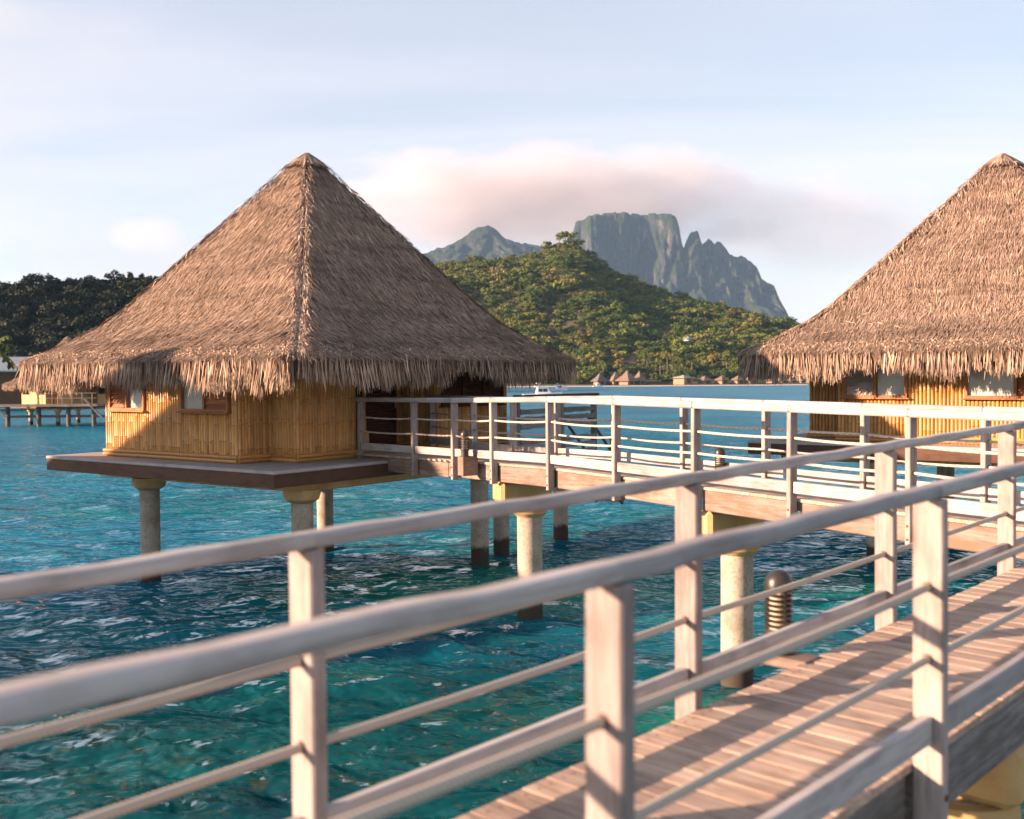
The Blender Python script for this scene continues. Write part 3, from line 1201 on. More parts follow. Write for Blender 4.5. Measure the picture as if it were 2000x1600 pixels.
def bungalow(loc, label, group, detail=True, variant=1, scale=(1, 1, 1), name='thatched_bungalow', piles=None, plat=None):
    root = empty(name, loc, RZ)
    root.scale = scale
    tag(root, label, 'bungalow', group)
    rf = link('roof', ROOF_ME, root)
    tag(link('thatch', THATCH_ME, rf), kind='stuff')
    tag(link('fringe', FRINGE_ME, rf), kind='stuff')
    x0, x1, y0, y1 = plat or (-0.08, 8.3, 0.06, 7.1)
    MB().box(((x0 + x1) / 2, (y0 + y1) / 2, -0.03), (x1 - x0, y1 - y0, 0.06), 0.01).build('platform', M_SLAB, root)
    fb = 0.235
    ya = 0
    bar_w = 0.045
    for (a, b) in (((x0, y0), (x0, y1)), ((x0, y0), (x1, y0)), ((x1, y0), (x1, y1)), ((x0, y1), (x1, y1))):
        if a[0] == b[0]:
            sgn = 1 if a[0] == x0 else -1
            c = (a[0] + sgn * 0.035, (a[1] + b[1]) / 2, -0.06 - fb / 2)
            s_ = (bar_w, b[1] - a[1] - 0.02, fb)
        else:
            sgn = 1 if a[1] == y0 else -1
            c = ((a[0] + b[0]) / 2, a[1] + sgn * 0.035, -0.06 - fb / 2)
            s_ = (b[0] - a[0] - 0.115, bar_w, fb)
        MB().box((0, 0, 0), s_ if s_[0] > s_[1] else (s_[1], s_[0], s_[2]), 0.004).build('fascia_board', M_BROWN, root, loc=c, rot=(0, 0, 0 if s_[0] > s_[1] else math.pi / 2))
    # beams under the platform
    mb = MB()
    for yy in (0.62, (y0 + y1) / 2 + 0.4, y1 - 0.9):
        mb.box(((x0 + x1) / 2 + 0.25, yy, -0.30), (x1 - x0 - 1.5, 0.3, 0.36), 0.02)
    for xx in (1.0, x1 - 2.4):
        mb.box((xx, (y0 + y1) / 2, -0.29), (0.3, y1 - y0 - 0.8, 0.35), 0.02)
    mb.build('beam', M_STUCCO, root)
    for (px, py) in (piles or ((1.15, 0.72), (1.0, 5.1), (5.7, 4.9), (6.25, 0.62))):
        pile(root, px, py, -0.47)
    if variant == 1:
        A, B_ = (0.62, 5.98), (0.62, 1.83)
        wins = ((0.20, 1.40), (2.55, 3.97))
        wall_run(root, A, B_, canes=detail, openings=wins)
        if detail:
            window(root, A, B_, wins[0][0], wins[0][1], 0.945, 1.70, 'LG')
            window(root, A, B_, wins[1][0], wins[1][1], 0.945, 1.70, 'GL')
        wall_run(root, (0.62, 1.83), (1.4, 1.83), canes=detail)
        wall_run(root, (1.4, 1.83), (1.4, 1.13), canes=detail)
        wall_run(root, (1.4, 1.13), (2.9, 1.13), canes=detail)
        wall_run(root, (2.9, 1.13), (2.9, 2.2), canes=False)
        wall_run(root, (2.9, 2.2), (5.4, 2.2), canes=False)
        wall_run(root, (5.4, 2.2), (5.4, 1.13), canes=detail)
        wall_run(root, (5.4, 1.13), (7.95, 1.13), canes=detail, openings=((0.12, 2.35),))
        if detail:
            window(root, (5.4, 1.13), (7.95, 1.13), 0.12, 2.35, 0.945, 1.72, 'LLL', M_DARKLOUVRE, 9)
            louvre_door(root, (3.05, 2.16, 0.02), 0.75, 1.9, 0, 'shutter_panel')
            louvre_door(root, (4.05, 2.16, 0.02), 1.2, 1.9, 0, 'door', True)
            # bamboo pole at the porch
            pp = MB().tube([(0, 0, 0.0), (0, 0, 0.7), (0.004, 0, 1.3), (0, 0, 1.95)], [0.055, 0.055, 0.052, 0.05], 12).build('porch_pole', M_BAMBOO, root, True, loc=(3.35, 1.30, 0))
            MB().lathe([(0.105, 0), (0.105, 0.46), (0.098, 0.48)], 16).build('pole_base', M_BAMBOO, pp, True)
            # wall lantern hook
            MB().box((5.36, 1.6, 1.62), (0.05, 0.13, 0.2), 0.01).build('wall_lantern', M_BLACK, root)
        wall_run(root, (7.95, 1.13), (7.95, 5.98), canes=False)
        wall_run(root, (7.95, 5.98), (0.62, 5.98), canes=False)
    else:
        A, B_ = (0.82, 5.95), (0.82, 0.9)
        wins = ((0.14, 1.42), (2.50, 4.30))
        wall_run(root, (1.75, 6.9), (1.75, 5.95), canes=detail)
        wall_run(root, (1.75, 5.95), (0.82, 5.95), canes=False)
        wall_run(root, A, B_, canes=detail, openings=wins)
        if detail:
            window(root, A, B_, wins[0][0], wins[0][1], 0.945, 1.70, 'PG')
            window(root, A, B_, wins[1][0], wins[1][1], 0.945, 1.70, 'GL')
        wall_run(root, (0.82, 0.9), (7.75, 0.9), canes=False)
        wall_run(root, (7.75, 0.9), (7.75, 6.9), canes=False)
        wall_run(root, (7.75, 6.9), (1.75, 6.9), canes=False)
    return root


b1 = bungalow(N1, 'thatched bamboo bungalow with dark entrance on brown platform at the end of the walkway', 'thatched overwater bungalows')


def base_for(center, deck, sc_):
    p = Vector((center[0], center[1], deck))
    return p - AX * RC[0] * sc_ - BX * RC[1] * sc_


b2 = bungalow(base_for((11.27, 24.2), 2.66, 1.06), 'sunlit thatched bamboo bungalow cut off by the right edge of the frame', 'thatched overwater bungalows',
              variant=2, scale=(1.06, 1.06, 1.01), plat=(0.0, 8.3, 0.3, 7.6), piles=((1.15, 1.0), (1.0, 5.2), (5.7, 5.0), (6.1, 1.0)))
# neighbour out of the frame to the left: its roof throws the shade on the first bungalow
SH3 = Vector((-sun_dir.x, -sun_dir.y, 0)).normalized()
b3c = Vector((-5.2, 19.3, 0)) - SH3 * 18.4
b3 = bungalow(base_for((b3c.x, b3c.y), 2.5, 1.0), 'neighbouring thatched bungalow beyond the left edge whose roof shades the bamboo wall', 'thatched overwater bungalows', detail=False)
# far neighbour on the left behind the eave
b4 = bungalow(base_for((-42.2, 100.0), 1.9, 1.0), 'small distant thatched bungalow on piles seen below the near eave at left', 'thatched overwater bungalows', detail=False)

# terrace behind the first bungalow: slatted screen and stairs to the water
tl = N1 + AX * 7.15 + BX * 0.80
ter = empty('water_terrace', (tl.x, tl.y, DECK), RZ)
tag(ter, 'grey slatted wooden terrace with stairs to the water behind the bungalow', 'terrace')
MB().box((1.9, 1.0, -0.36), (3.7, 3.0, 0.1), 0.01).build('floor', M_GREYWOOD, ter)
MB().box((1.9, 1.0, -0.56), (3.4, 0.3, 0.26), 0.02).build('beam', M_STUCCO, ter)
for x in (0.15, 1.65, 1.95, 3.45):
    MB().box((0, 0, 0), (1.52, 0.13, 0.11), 0.008).build('post', M_GREYWOOD, ter, loc=(x, -0.45, 0.335), rot=(0, math.pi / 2, 0))
for (xa, xb) in ((0.2, 1.6), (2.0, 3.4)):
    for i in range(7):
        z = -0.25 + i * 0.17
        if i in (3,):
            continue
        me = MB()
        nseg = 6
        hh = 0.115
        V, F = [], []
        L = xb - xa
        for k in range(nseg + 1):
            xx = -L / 2 + L * k / nseg
            dz = random.uniform(-0.012, 0.012)
            dz2 = random.uniform(-0.012, 0.012)
            V += [(xx, -0.012, -hh / 2 + dz), (xx, 0.012, -hh / 2 + dz), (xx, 0.012, hh / 2 + dz2), (xx, -0.012, hh / 2 + dz2)]
        for k in range(nseg):
            a = 4 * k
            for q in range(4):
                F.append((a + q, a + (q + 1) % 4, a + 4 + (q + 1) % 4, a + 4 + q))
        F += [(0, 1, 2, 3), tuple(4 * nseg + q for q in (3, 2, 1, 0))]
        me.add(V, F)
        me.build('slat', M_GREYWOOD, ter, loc=((xa + xb) / 2, -0.52, z))
MB().box((0, 0, 0), (3.5, 0.16, 0.06), 0.01).build('top_rail', M_BROWN, ter, loc=(1.85, -0.45, 1.125))
for y in (-0.2, 0.6):
    MB().tube([(3.5, y, 0.62), (4.9, y, -0.55)], 0.04, 6).build('handrail', M_GREYBEAM, ter)
    MB().box((0, 0, 0), (2.3, 0.06, 0.2), 0.006).build('stringer', M_GREYBEAM, ter, loc=(4.45, y, -1.05), rot=(0, R(40), 0))
for i in range(7):
    MB().box((0, 0, 0), (0.26, 0.8, 0.04), 0.004).build('tread', M_GREYWOOD, ter, loc=(3.7 + i * 0.25, 0.2, -0.5 - i * 0.21))
MB().box((0, 0, 0), (0.09, 0.09, 1.5), 0.006).build('stair_post', M_GREYBEAM, ter, loc=(4.75, -0.2, -0.8))
for x in (0.4, 2.9):
    pile(ter, x, 0.2, -0.62, 0.19)


# ------------------------------------------------------------------ boardwalks and railings
def deck_run(name, label, cpt, d, width, t0, t1, zf, beam_h=0.27, beams=True, piers=(), beam_mats=(M_BEAM, M_BEAM), cat='boardwalk', breaks=None):
    """straight boardwalk: centre line cpt + d*t"""
    d = Vector((d[0], d[1], 0)).normalized()
    n = Vector((-d.y, d.x, 0))
    o = Vector((cpt[0], cpt[1], 0)) + d * t0
    o.z = zf(t0)
    root = empty(name, o)
    tag(root, label, cat)
    pw, gap = 0.142, 0.002
    k = int((t1 - t0) / (pw + gap))
    step = (t1 - t0) / k
    me = box_mesh((width, pw, 0.036), 0.0012, M_PLANK)
    for i in range(k):
        t_ = t0 + (i + 0.5) * step
        p = Vector((cpt[0], cpt[1], 0)) + d * t_
        link('plank', me, root, None, loc=p + Vector((0, 0, zf(t_) - 0.018 + random.uniform(-0.0006, 0.0006))) - o,
             rot=axes(n, Vector((0, 0, 1))) @ Matrix.Rotation(random.uniform(-0.003, 0.003), 3, 'X'))
    nl = MB()
    for i in range(k):
        for sd in (-1, 1):
            for f_ in (-0.25, 0.25):
                t_ = t0 + (i + 0.5 + f_ * 0.9) * step
                p = Vector((cpt[0], cpt[1], 0)) + d * t_ + n * sd * (width / 2 - 0.055) - o
                p.z = zf(t_) - o.z + 0.0012
                nl.add([(p.x + 0.0065 * math.cos(q * 1.047), p.y + 0.0065 * math.sin(q * 1.047), p.z) for q in range(6)], [tuple(range(6))])
    tag(nl.build('nail_heads', M_RUST, root), kind='stuff')
    for side in (-1, 1):
        mt = beam_mats[0 if side < 0 else 1]
        bl = breaks or [t0, t1]
        for a, b in zip(bl[:-1], bl[1:]):
            pa = Vector((cpt[0], cpt[1], 0)) + d * (a + 0.035) + n * side * (width / 2 - 0.055)
            pb = Vector((cpt[0], cpt[1], 0)) + d * (b - 0.035) + n * side * (width / 2 - 0.055)
            pa.z = zf(a) - 0.036 - beam_h / 2
            pb.z = zf(b) - 0.036 - beam_h / 2
            bar('side_beam', pa, pb, 0.07, beam_h, mt, root, o, 0.012)
    for t_ in piers:
        p = Vector((cpt[0], cpt[1], 0)) + d * t_
        z = zf(t_) - 0.036 - beam_h
        ch = bar('crosshead', p - n * (width / 2 - 0.02) + Vector((0, 0, z - 0.17)), p + n * (width / 2 - 0.02) + Vector((0, 0, z - 0.17)), 0.34, 0.34, M_STUCCO, root, o, 0.05)
        pr = root
        for sd in (-1,):
            q = p + n * sd * 0.14
            col = MB().lathe([(0.215, -1.2), (0.215, 0.3), (0.212, 1.2), (0.215, z - 0.34)], 24).build('column', M_PILE, root, True, loc=Vector((q.x, q.y, 0)) - o)
            MB().lathe([(0.23, z - 0.62), (0.30, z - 0.56), (0.315, z - 0.42), (0.30, z - 0.345)], 24).build('collar', M_STUCCO, col, True)
    return root, o


def sag_pts(a, b, sag, n=7):
    a, b = Vector(a), Vector(b)
    return [a.lerp(b, k / n) - Vector((0, 0, sag * 4 * (k / n) * (1 - k / n))) for k in range(n + 1)]


BOLT_ME = MB().lathe([(0.014, -0.006), (0.014, 0.006)], 8).mesh('bolt')
BOLT_ME.materials.append(M_RUST)
EYE_ME = MB().lathe([(0.021, -0.005), (0.021, 0.005)], 8).mesh('rope_eye')
EYE_ME.materials.append(M_RUST)


def railing(name, label, pts, deck_z, rails=True, h_=1.10, ropes=(0.71, 0.43), kick=(0.07, 0.205), sag=0.02, post=(0.062, 0.125), low=0.34, group=None,
            rail_w=0.135, rail_h=0.085, dirs=None, round_rail=False, skip=(), wob=0.0):
    """pts: post centres in plan (xy), deck_z: deck height at each"""
    pts = [Vector((p[0], p[1], 0)) for p in pts]
    o = pts[0].copy()
    o.z = deck_z[0]
    root = empty(name, o)
    tag(root, label, 'railing', group)
    dl = []
    for i in range(len(pts)):
        if dirs:
            dv = Vector((*dirs[i], 0))
        else:
            dv = pts[min(i + 1, len(pts) - 1)] - pts[max(i - 1, 0)]
        dl.append(dv.normalized())
    top = [z + h_ - rail_h for z in deck_z]
    for i, p in enumerate(pts):
        d = dl[i]
        hgt = top[i] - (deck_z[i] - low)
        me = box_mesh((round(hgt, 3), post[1], post[0]), 0.007, M_POST)
        # local X up, local Y across the walkway, local Z along it
        nn = Vector((-d.y, d.x, 0))
        Mx = Matrix((Vector((0, 0, 1)), nn, Vector((0, 0, 1)).cross(nn))).transposed()
        po = link('post', me, root, None, loc=Vector((p.x, p.y, (top[i] + deck_z[i] - low) / 2 + 0.001)) - o, rot=Mx @ Matrix.Rotation(random.uniform(-0.006, 0.006), 3, 'Z'))
        for zb in (-hgt / 2 + 0.08, -hgt / 2 + 0.22):
            for sd in (1, -1):
                link('bolt', BOLT_ME, po, None, loc=(zb, sd * (post[1] / 2 + 0.002), 0), rot=(math.pi / 2, 0, 0))
        for zr in ropes:
            zl = deck_z[i] + zr - (top[i] + deck_z[i] - low) / 2
            for sd in (1, -1):
                link('rope_eye', EYE_ME, po, None, loc=(zl, 0, sd * (post[0] / 2 + 0.001)))
    for i in range(len(pts) - 1):
        if i in skip:
            continue
        a = pts[i].copy()
        b = pts[i + 1].copy()
        dd = (b - a).normalized()
        aa, bb = a.copy(), b.copy()
        aa.z = top[i] + rail_h / 2
        bb.z = top[i + 1] + rail_h / 2
        e0 = 0.09 if i == 0 else 0.0
        e1 = 0.09 if i == len(pts) - 2 else 0.0
        if round_rail:
            prof = []
            for k in range(14):
                an = k / 14 * 2 * math.pi
                cx, cz = math.cos(an), math.sin(an)
                sgn = lambda v_: (1 if v_ >= 0 else -1)
                prof.append((sgn(cx) * abs(cx) ** 0.55 * rail_w / 2, sgn(cz) * abs(cz) ** 0.62 * rail_h / 2))
            ndir = Vector((-dd.y, dd.x, 0))
            V, F = [], []
            ns = 10
            L = (bb - aa).length
            for k in range(ns + 1):
                x = -L / 2 - e0 + (L + e0 + e1) * k / ns
                wz = 0.004 * math.sin(k * 2.1 + i * 3) if 0 < k < ns else 0
                wy = 0.005 * math.sin(k * 1.3 + i * 5) if 0 < k < ns else 0
                V += [(x, q[0] + wy, q[1] + wz) for q in prof]
            for k in range(ns):
                for q in range(14):
                    F.append((k * 14 + q, k * 14 + (q + 1) % 14, (k + 1) * 14 + (q + 1) % 14, (k + 1) * 14 + q))
            F += [tuple(range(14))[::-1], tuple(ns * 14 + q for q in range(14))]
            mb = MB()
            mb.add(V, F)
            mb.build('top_rail', M_RAIL, root, True, loc=(aa + bb) / 2 - o, rot=axes(bb - aa))
        else:
            bar('top_rail', aa - dd * e0, bb + dd * e1, rail_w, rail_h, M_RAIL, root, o, 0.014)
        for zr in ropes:
            pa, pb = a.copy(), b.copy()
            pa.z = deck_z[i] + zr
            pb.z = deck_z[i + 1] + zr
            sg = sag * random.uniform(0.5, 1.6)
            mb = MB().tube([p - pa for p in sag_pts(pa, pb, sg)], 0.0165, 10)
            mb.build('rope', M_ROPE, root, True, loc=pa - o)
        if kick:
            pa, pb = a + dd * (post[0] / 2 + 0.004), b - dd * (post[0] / 2 + 0.004)
            zc = (kick[0] + kick[1]) / 2
            pa.z = deck_z[i] + zc
            pb.z = deck_z[i + 1] + zc
            bar('kick_board', pa, pb, 0.048, kick[1] - kick[0], M_RAIL, root, o, 0.007)
    return root


# foreground walkway
PHI = math.atan(1950 / FPX)
U = Vector((math.sin(PHI), math.cos(PHI), 0))
NV = Vector((-U.y, U.x, 0))
D_NEAR, D_FAR = 1.70, 2.87


def fz(t_):
    return HC - 1.60 + 0.017 * (t_ - 4.27)


ctr = NV * (D_NEAR + D_FAR) / 2
fg, fgo = deck_run('boardwalk', 'sunlit plank boardwalk striped with railing shadows in the foreground', ctr, U, D_FAR - D_NEAR - 0.13, -1.2, 13.4, fz,
                   piers=(-0.3, 5.75, 11.2), beam_mats=(M_GREYBEAM, M_BEAM), breaks=[-1.2, 2.12, 4.26, 6.45, 8.66, 10.9, 13.4], beam_h=0.30)
tn = [-0.05, 2.15, 4.26, 6.45, 8.66, 10.85, 13.05]
railing('railing', 'blurred pale railing nearest the camera on the foreground boardwalk', [NV * D_NEAR + U * t_ for t_ in tn], [fz(t_) + (0.042 if t_ < 0 else 0) for t_ in tn], round_rail=True,
        group='boardwalk railings', ropes=(0.74, 0.445), kick=(0.10, 0.215), sag=0.006, h_=1.155, rail_h=0.056, rail_w=0.096)
tf = [-2.4, -0.19, 2.03, 4.25, 6.47, 8.69, 10.3]
railing('railing', 'pale railing on the water side of the foreground boardwalk beside the bollard lamp', [NV * D_FAR + U * t_ for t_ in tf], [fz(t_) for t_ in tf], round_rail=True,
        group='boardwalk railings', ropes=(0.712, 0.425), kick=(0.118, 0.196), sag=0.006, h_=1.135, rail_h=0.056, rail_w=0.096)

# walkway to the bungalow
TH = math.atan(1400 / FPX)
TV = Vector((-math.sin(TH), math.cos(TH), 0))
MV = Vector((math.cos(TH), math.sin(TH), 0))
D0, D1 = 9.5, 10.72


def gz(t_):
    return HC - 1.40 + 0.009 * (min(t_, 13) - 11) - 0.02 * max(0, t_ - 13.0)


tg = [5.04, 6.61, 8.18, 9.75, 11.32, 12.89, 14.46, 15.7]
tb = [5.0, 6.53, 8.1, 9.67, 11.24, 12.8, 14.33, 15.65]
gx, gxo = deck_run('boardwalk', 'weathered boardwalk on columns leading across the lagoon to the bungalow', MV * (D0 + D1) / 2, TV, D1 - D0 - 0.13, 5.0, 16.4, gz,
                   piers=(9.75, 14.5), beam_h=0.275, breaks=[5.0] + tg[1:] + [16.4])
gn = [MV * D0 + TV * t_ for t_ in tg]
gb = [MV * D1 + TV * t_ for t_ in tb]
W4 = N1 + AX * 2.85 + BX * 0.9
W5 = N1 + AX * 5.0 + BX * 0.9
e1 = gn[-1].lerp(Vector((W4.x, W4.y, 0)), 0.40)
e2 = gb[-1].lerp(Vector((W5.x, W5.y, 0)), 0.45)
railing('railing', 'sunlit pale railing on the near side of the walkway to the bungalow', gn + [e1, W4], [gz(t_) for t_ in tg] + [gz(16), gz(16.3)], sag=0.016, h_=1.09,
        group='boardwalk railings', dirs=[TV.xy] * 7 + [(TV + (e1 - gn[-1]).normalized()).xy] + [(e1 - gn[-1]).xy] * 2)
railing('railing', 'pale railing on the far side of the walkway to the bungalow', gb + [e2, W5], [gz(t_) for t_ in tb] + [gz(16), gz(16.3)], sag=0.016, h_=1.09,
        group='boardwalk railings', dirs=[TV.xy] * 7 + [(TV + (e2 - gb[-1]).normalized()).xy] + [(e2 - gb[-1]).xy] * 2)

# landing between walkway and porch: planks spanning the two turned rails
lo = gn[-1].copy()
lo.z = gz(16)
land = tag(empty('boardwalk', lo), 'shaded wooden landing in front of the bungalow door', 'boardwalk')
q0, q1 = gn[-1] + TV * 0.3, Vector((W4.x, W4.y, 0)) + BX * 0.9
s0, s1 = gb[-1] + TV * 0.1, Vector((W5.x, W5.y, 0)) + BX * 0.9
npl = 24
for i in range(npl):
    f_ = (i + 0.5) / npl
    a, b = q0.lerp(q1, f_) + AX * 0.04, s0.lerp(s1, f_) - AX * 0.04
    z = gz(16) - 0.028
    a.z = b.z = z
    bar('plank', a, b, (q1 - q0).length / npl * 0.93, 0.036, M_PLANK, land, lo, 0.005)
for (a, b) in ((q0 + AX * 0.12, q1 + AX * 0.12 - BX * 0.6), (s0 - AX * 0.12, s1 - AX * 0.12 - BX * 0.6)):
    a = a.copy(); b = b.copy()
    a.z = b.z = gz(16) - 0.19
    bar('side_beam', a, b, 0.08, 0.275, M_BEAM, land, lo, 0.012)


# ------------------------------------------------------------------ bollard lamps
def bollard(loc, label, s_=1.0, block=0.0, out=None):
    root = empty('bollard_lamp', loc, math.atan2(out.y, out.x) if out else 0.0)
    root.scale = (s_, s_, s_)
    tag(root, label, 'lamp', 'boardwalk bollard lamps')
    if block:
        MB().box((-0.06, 0, -block / 2), (0.32, 0.19, block), 0.01).build('bracket', M_BEAM, root)
    MB().lathe([(0.085, 0), (0.085, 0.012), (0.066, 0.016), (0.066, 0.10), (0.078, 0.105), (0.078, 0.14)], 24).build('body', M_BLACK, root, True)
    MB().lathe([(0.054, 0.14), (0.054, 0.36)], 20).build('lamp_glass', M_BRASS, root, True)
    me = MB().lathe([(0.052, 0.0), (0.078, -0.006), (0.080, 0.002), (0.058, 0.010)], 24).mesh('louvre_ring', True)
    me.materials.append(M_BLACK)
    for i in range(7):
        link('louvre_ring', me, root, None, loc=(0, 0, 0.158 + i * 0.029))
    mb = MB()
    for k in range(3):
        a = k * 2.094 + 0.5
        mb.box((0.072 * math.cos(a), 0.072 * math.sin(a), 0.25), (0.012, 0.012, 0.22), 0, a)
    mb.build('strut', M_BLACK, root)
    MB().lathe([(0.079, 0.355), (0.081, 0.38), (0.077, 0.415), (0.063, 0.445), (0.038, 0.466), (0.008, 0.474)], 24).build('dome', M_BLACK, root, True)
    return root


tl_ = 5.33
p = NV * (D_FAR + 0.12) + U * tl_
bollard((p.x, p.y, fz(tl_) + 0.01), 'black louvred bollard lamp on the foreground boardwalk', 1.0, 0.06, NV)
p = MV * (D0 - 0.19) + TV * 15.05
bollard((p.x, p.y, gz(15.05) + 0.10), 'black bollard lamp near the bungalow end of the walkway', 0.95, 0.34, -MV)
p = MV * (D1 - 0.1) + TV * 10.42
bollard((p.x, p.y, gz(10.42) - 0.02), 'black bollard lamp standing mid-way along the far walkway', 0.92)


# ------------------------------------------------------------------ trees
def clump_mesh(name, seed, n, lobes, leaf, mat, flat=0.75, stalk=0.0):
    rg = np.random.default_rng(seed)
    per = n // len(lobes)
    P, Nn = [], []
    for (cx, cy, cz, r_) in lobes:
        d = norm(rg.normal(0, 1, (per, 3)))
        d[:, 2] = np.abs(d[:, 2]) * 0.9 - 0.25
        d = norm(d)
        rad = r_ * rg.uniform(0.55, 1.05, per)
        P.append(np.array([cx, cy, cz]) + d * rad[:, None] * np.array([1, 1, flat]))
        Nn.append(d)
    P = np.concatenate(P)
    Nn = norm(np.concatenate(Nn) + rg.normal(0, 0.55, (len(P), 3)) + np.array([0, 0, 0.25]))
    T = norm(np.cross(Nn, rg.normal(0, 1, P.shape)))
    B = np.cross(Nn, T)
    s = rg.uniform(0.5, 1.0, len(P))[:, None] * leaf
    V = np.stack([P - T * s - B * s * 0.5, P + T * s * 0.2 - B * s * 0.75, P + T * s + B * s * 0.4, P - T * s * 0.3 + B * s * 0.8], 1).reshape(-1, 3)
    k = np.arange(len(P)) * 4
    me = np_mesh(name, V, [np.stack([k, k + 1, k + 2, k + 3], -1)])
    me.materials.append(mat)
    return me


def lobes(seed, n, R_, H_):
    rg = random.Random(seed)
    out = [(0, 0, H_ * 0.62, R_ * 0.62)]
    for i in range(n):
        a = rg.uniform(0, 6.28)
        q = rg.uniform(0.35, 0.72) * R_
        out.append((q * math.cos(a), q * math.sin(a), H_ * rg.uniform(0.42, 0.85), R_ * rg.uniform(0.28, 0.5)))
    return out


def proto_coll(name, metas):
    col = bpy.data.collections.new(name)
    for i, me in enumerate(metas):
        o = bpy.data.objects.new('%s_%d' % (name, i), me)
        col.objects.link(o)
    return col


HILL_TREES = proto_coll('hill_tree_kinds', [clump_mesh('hill_tree', 40 + i, 420, lobes(i, 5 + i, 3.2 + 0.5 * (i % 4), 6.0 + (i % 3)), 0.46, M_LEAF, 0.55 + 0.12 * (i % 4)) for i in range(8)])
DARK_TREES = proto_coll('dark_tree_kinds', [clump_mesh('dark_tree', 60 + i, 330, lobes(20 + i, 7, 3.4, 8.0), 0.5, M_LEAFDARK, 1.0) for i in range(5)])


def scatter(name, P, scl, coll, label, cat='trees'):
    me = bpy.data.meshes.new(name)
    me.vertices.add(len(P))
    me.vertices.foreach_set('co', np.asarray(P, dtype=np.float32).ravel())
    for an, ty, vals in (('scl', 'FLOAT', np.asarray(scl, dtype=np.float32)), ('rz', 'FLOAT', RNG.uniform(0, 6.28, len(P)).astype(np.float32)), ('pick', 'INT', RNG.integers(0, len(coll.objects), len(P)).astype(np.int32))):
        at = me.attributes.new(an, ty, 'POINT')
        at.data.foreach_set('value', vals)
    o = link(name, me)
    ng = bpy.data.node_groups.new(name + '_scatter', 'GeometryNodeTree')
    ng.interface.new_socket('Geometry', in_out='INPUT', socket_type='NodeSocketGeometry')
    ng.interface.new_socket('Geometry', in_out='OUTPUT', socket_type='NodeSocketGeometry')
    N = ng.nodes
    gi, go = N.new('NodeGroupInput'), N.new('NodeGroupOutput')
    ci = N.new('GeometryNodeCollectionInfo')
    ci.inputs['Collection'].default_value = coll
    ci.inputs['Separate Children'].default_value = True
    ci.inputs['Reset Children'].default_value = True
    ip = N.new('GeometryNodeInstanceOnPoints')
    ip.inputs['Pick Instance'].default_value = True

    def na(nm, ty):
        x = N.new('GeometryNodeInputNamedAttribute')
        x.data_type = ty
        x.inputs['Name'].default_value = nm
        return x.outputs['Attribute']
    cb = N.new('ShaderNodeCombineXYZ')
    ng.links.new(na('rz', 'FLOAT'), cb.inputs[2])
    e2r = N.new('FunctionNodeEulerToRotation')
    ng.links.new(cb.outputs[0], e2r.inputs[0])
    ng.links.new(gi.outputs[0], ip.inputs['Points'])
    ng.links.new(ci.outputs[0], ip.inputs['Instance'])
    ng.links.new(na('pick', 'INT'), ip.inputs['Instance Index'])
    ng.links.new(e2r.outputs[0], ip.inputs['Rotation'])
    ng.links.new(na('scl', 'FLOAT'), ip.inputs['Scale'])
    ng.links.new(ip.outputs[0], go.inputs[0])
    md = o.modifiers.new('scatter', 'NODES')
    md.node_group = ng
    tag(o, label, cat, kind='stuff')
    return o


# ------------------------------------------------------------------ green hill across the lagoon
YR, YS = 690.0, 474.0
HPX = np.array([-400, 300, 700, 800, 860, 940, 1000, 1060, 1085, 1105, 1130, 1165, 1200, 1290, 1400, 1500, 1580, 1700, 1900, 2300, 2700])
HPY = np.array([700, 640, 560, 520, 505, 500, 496, 488, 474, 466, 470, 494, 524, 560, 592, 620, 638, 672, 705, 724, 735])


def hill_ridge(X):
    px = 1000 + FPX * X / YR
    hz = 738 - (px - 1000) * 0.007
    return np.maximum(0.5, (hz - np.interp(px, HPX, HPY)) / FPX * YR + HC - 4.3)


def hill_z(X, Y):
    H = hill_ridge(X)
    s = np.clip((Y - YS) / (YR - YS), 0, 1)
    z = H * s ** 1.12
    spur = fbm2(X / 55.0, Y / 160.0, 12, 4) - 0.5
    spur2 = fbm2(X / 22.0, Y / 40.0, 17, 3) - 0.5
    z = z + (spur * 0.62 * H + spur2 * 0.16 * H) * np.sin(np.clip(s, 0, 1) * math.pi) ** 1.0 * 0.8
    back = np.clip((Y - YR) / 170.0, 0, 1)
    z = z * (1 - back ** 1.3)
    return np.maximum(z, 0.0) + 0.6 * np.clip((Y - YS) / 12.0, -0.9, 1)


def heightfield(name, xs, ys, zf, mat):
    X, Y = np.meshgrid(xs, ys, indexing='ij')
    Z = zf(X, Y)
    V = np.stack([X, Y, Z], -1).reshape(-1, 3)
    ni, nj = X.shape
    i, j = np.meshgrid(np.arange(ni - 1), np.arange(nj - 1), indexing='ij')
    F = np.stack([i * nj + j, (i + 1) * nj + j, (i + 1) * nj + j + 1, i * nj + j + 1], -1).reshape(-1, 4)
    me = np_mesh(name, V, [F], True)
    return tag(link(name, me, None, mat), kind='structure')


heightfield('hill', np.linspace(-420, 620, 210), np.linspace(YS - 10, YR + 170, 90), hill_z, M_SOIL)
n = 25000
X = RNG.uniform(-150, 330, n)
Y = YS + 6 + (YR + 14 - YS) * RNG.uniform(0, 1, n) ** 0.9
Z = hill_z(X, Y)
bare = fbm2(X / 26.0, Y / 50.0, 31, 4)
keep = (bare < 0.655) | (RNG.uniform(0, 1, n) < 0.25)
X, Y, Z = X[keep], Y[keep], Z[keep]
scl = np.clip(RNG.lognormal(-0.46, 0.34, len(X)), 0.3, 1.6)
scl *= np.where(np.abs(Y - YR) < 18, 0.62, 1.0)
scatter('hillside_forest', np.stack([X, Y, Z - 1.6], -1), scl, HILL_TREES, 'green and rust forest covering the hill across the lagoon', 'forest')


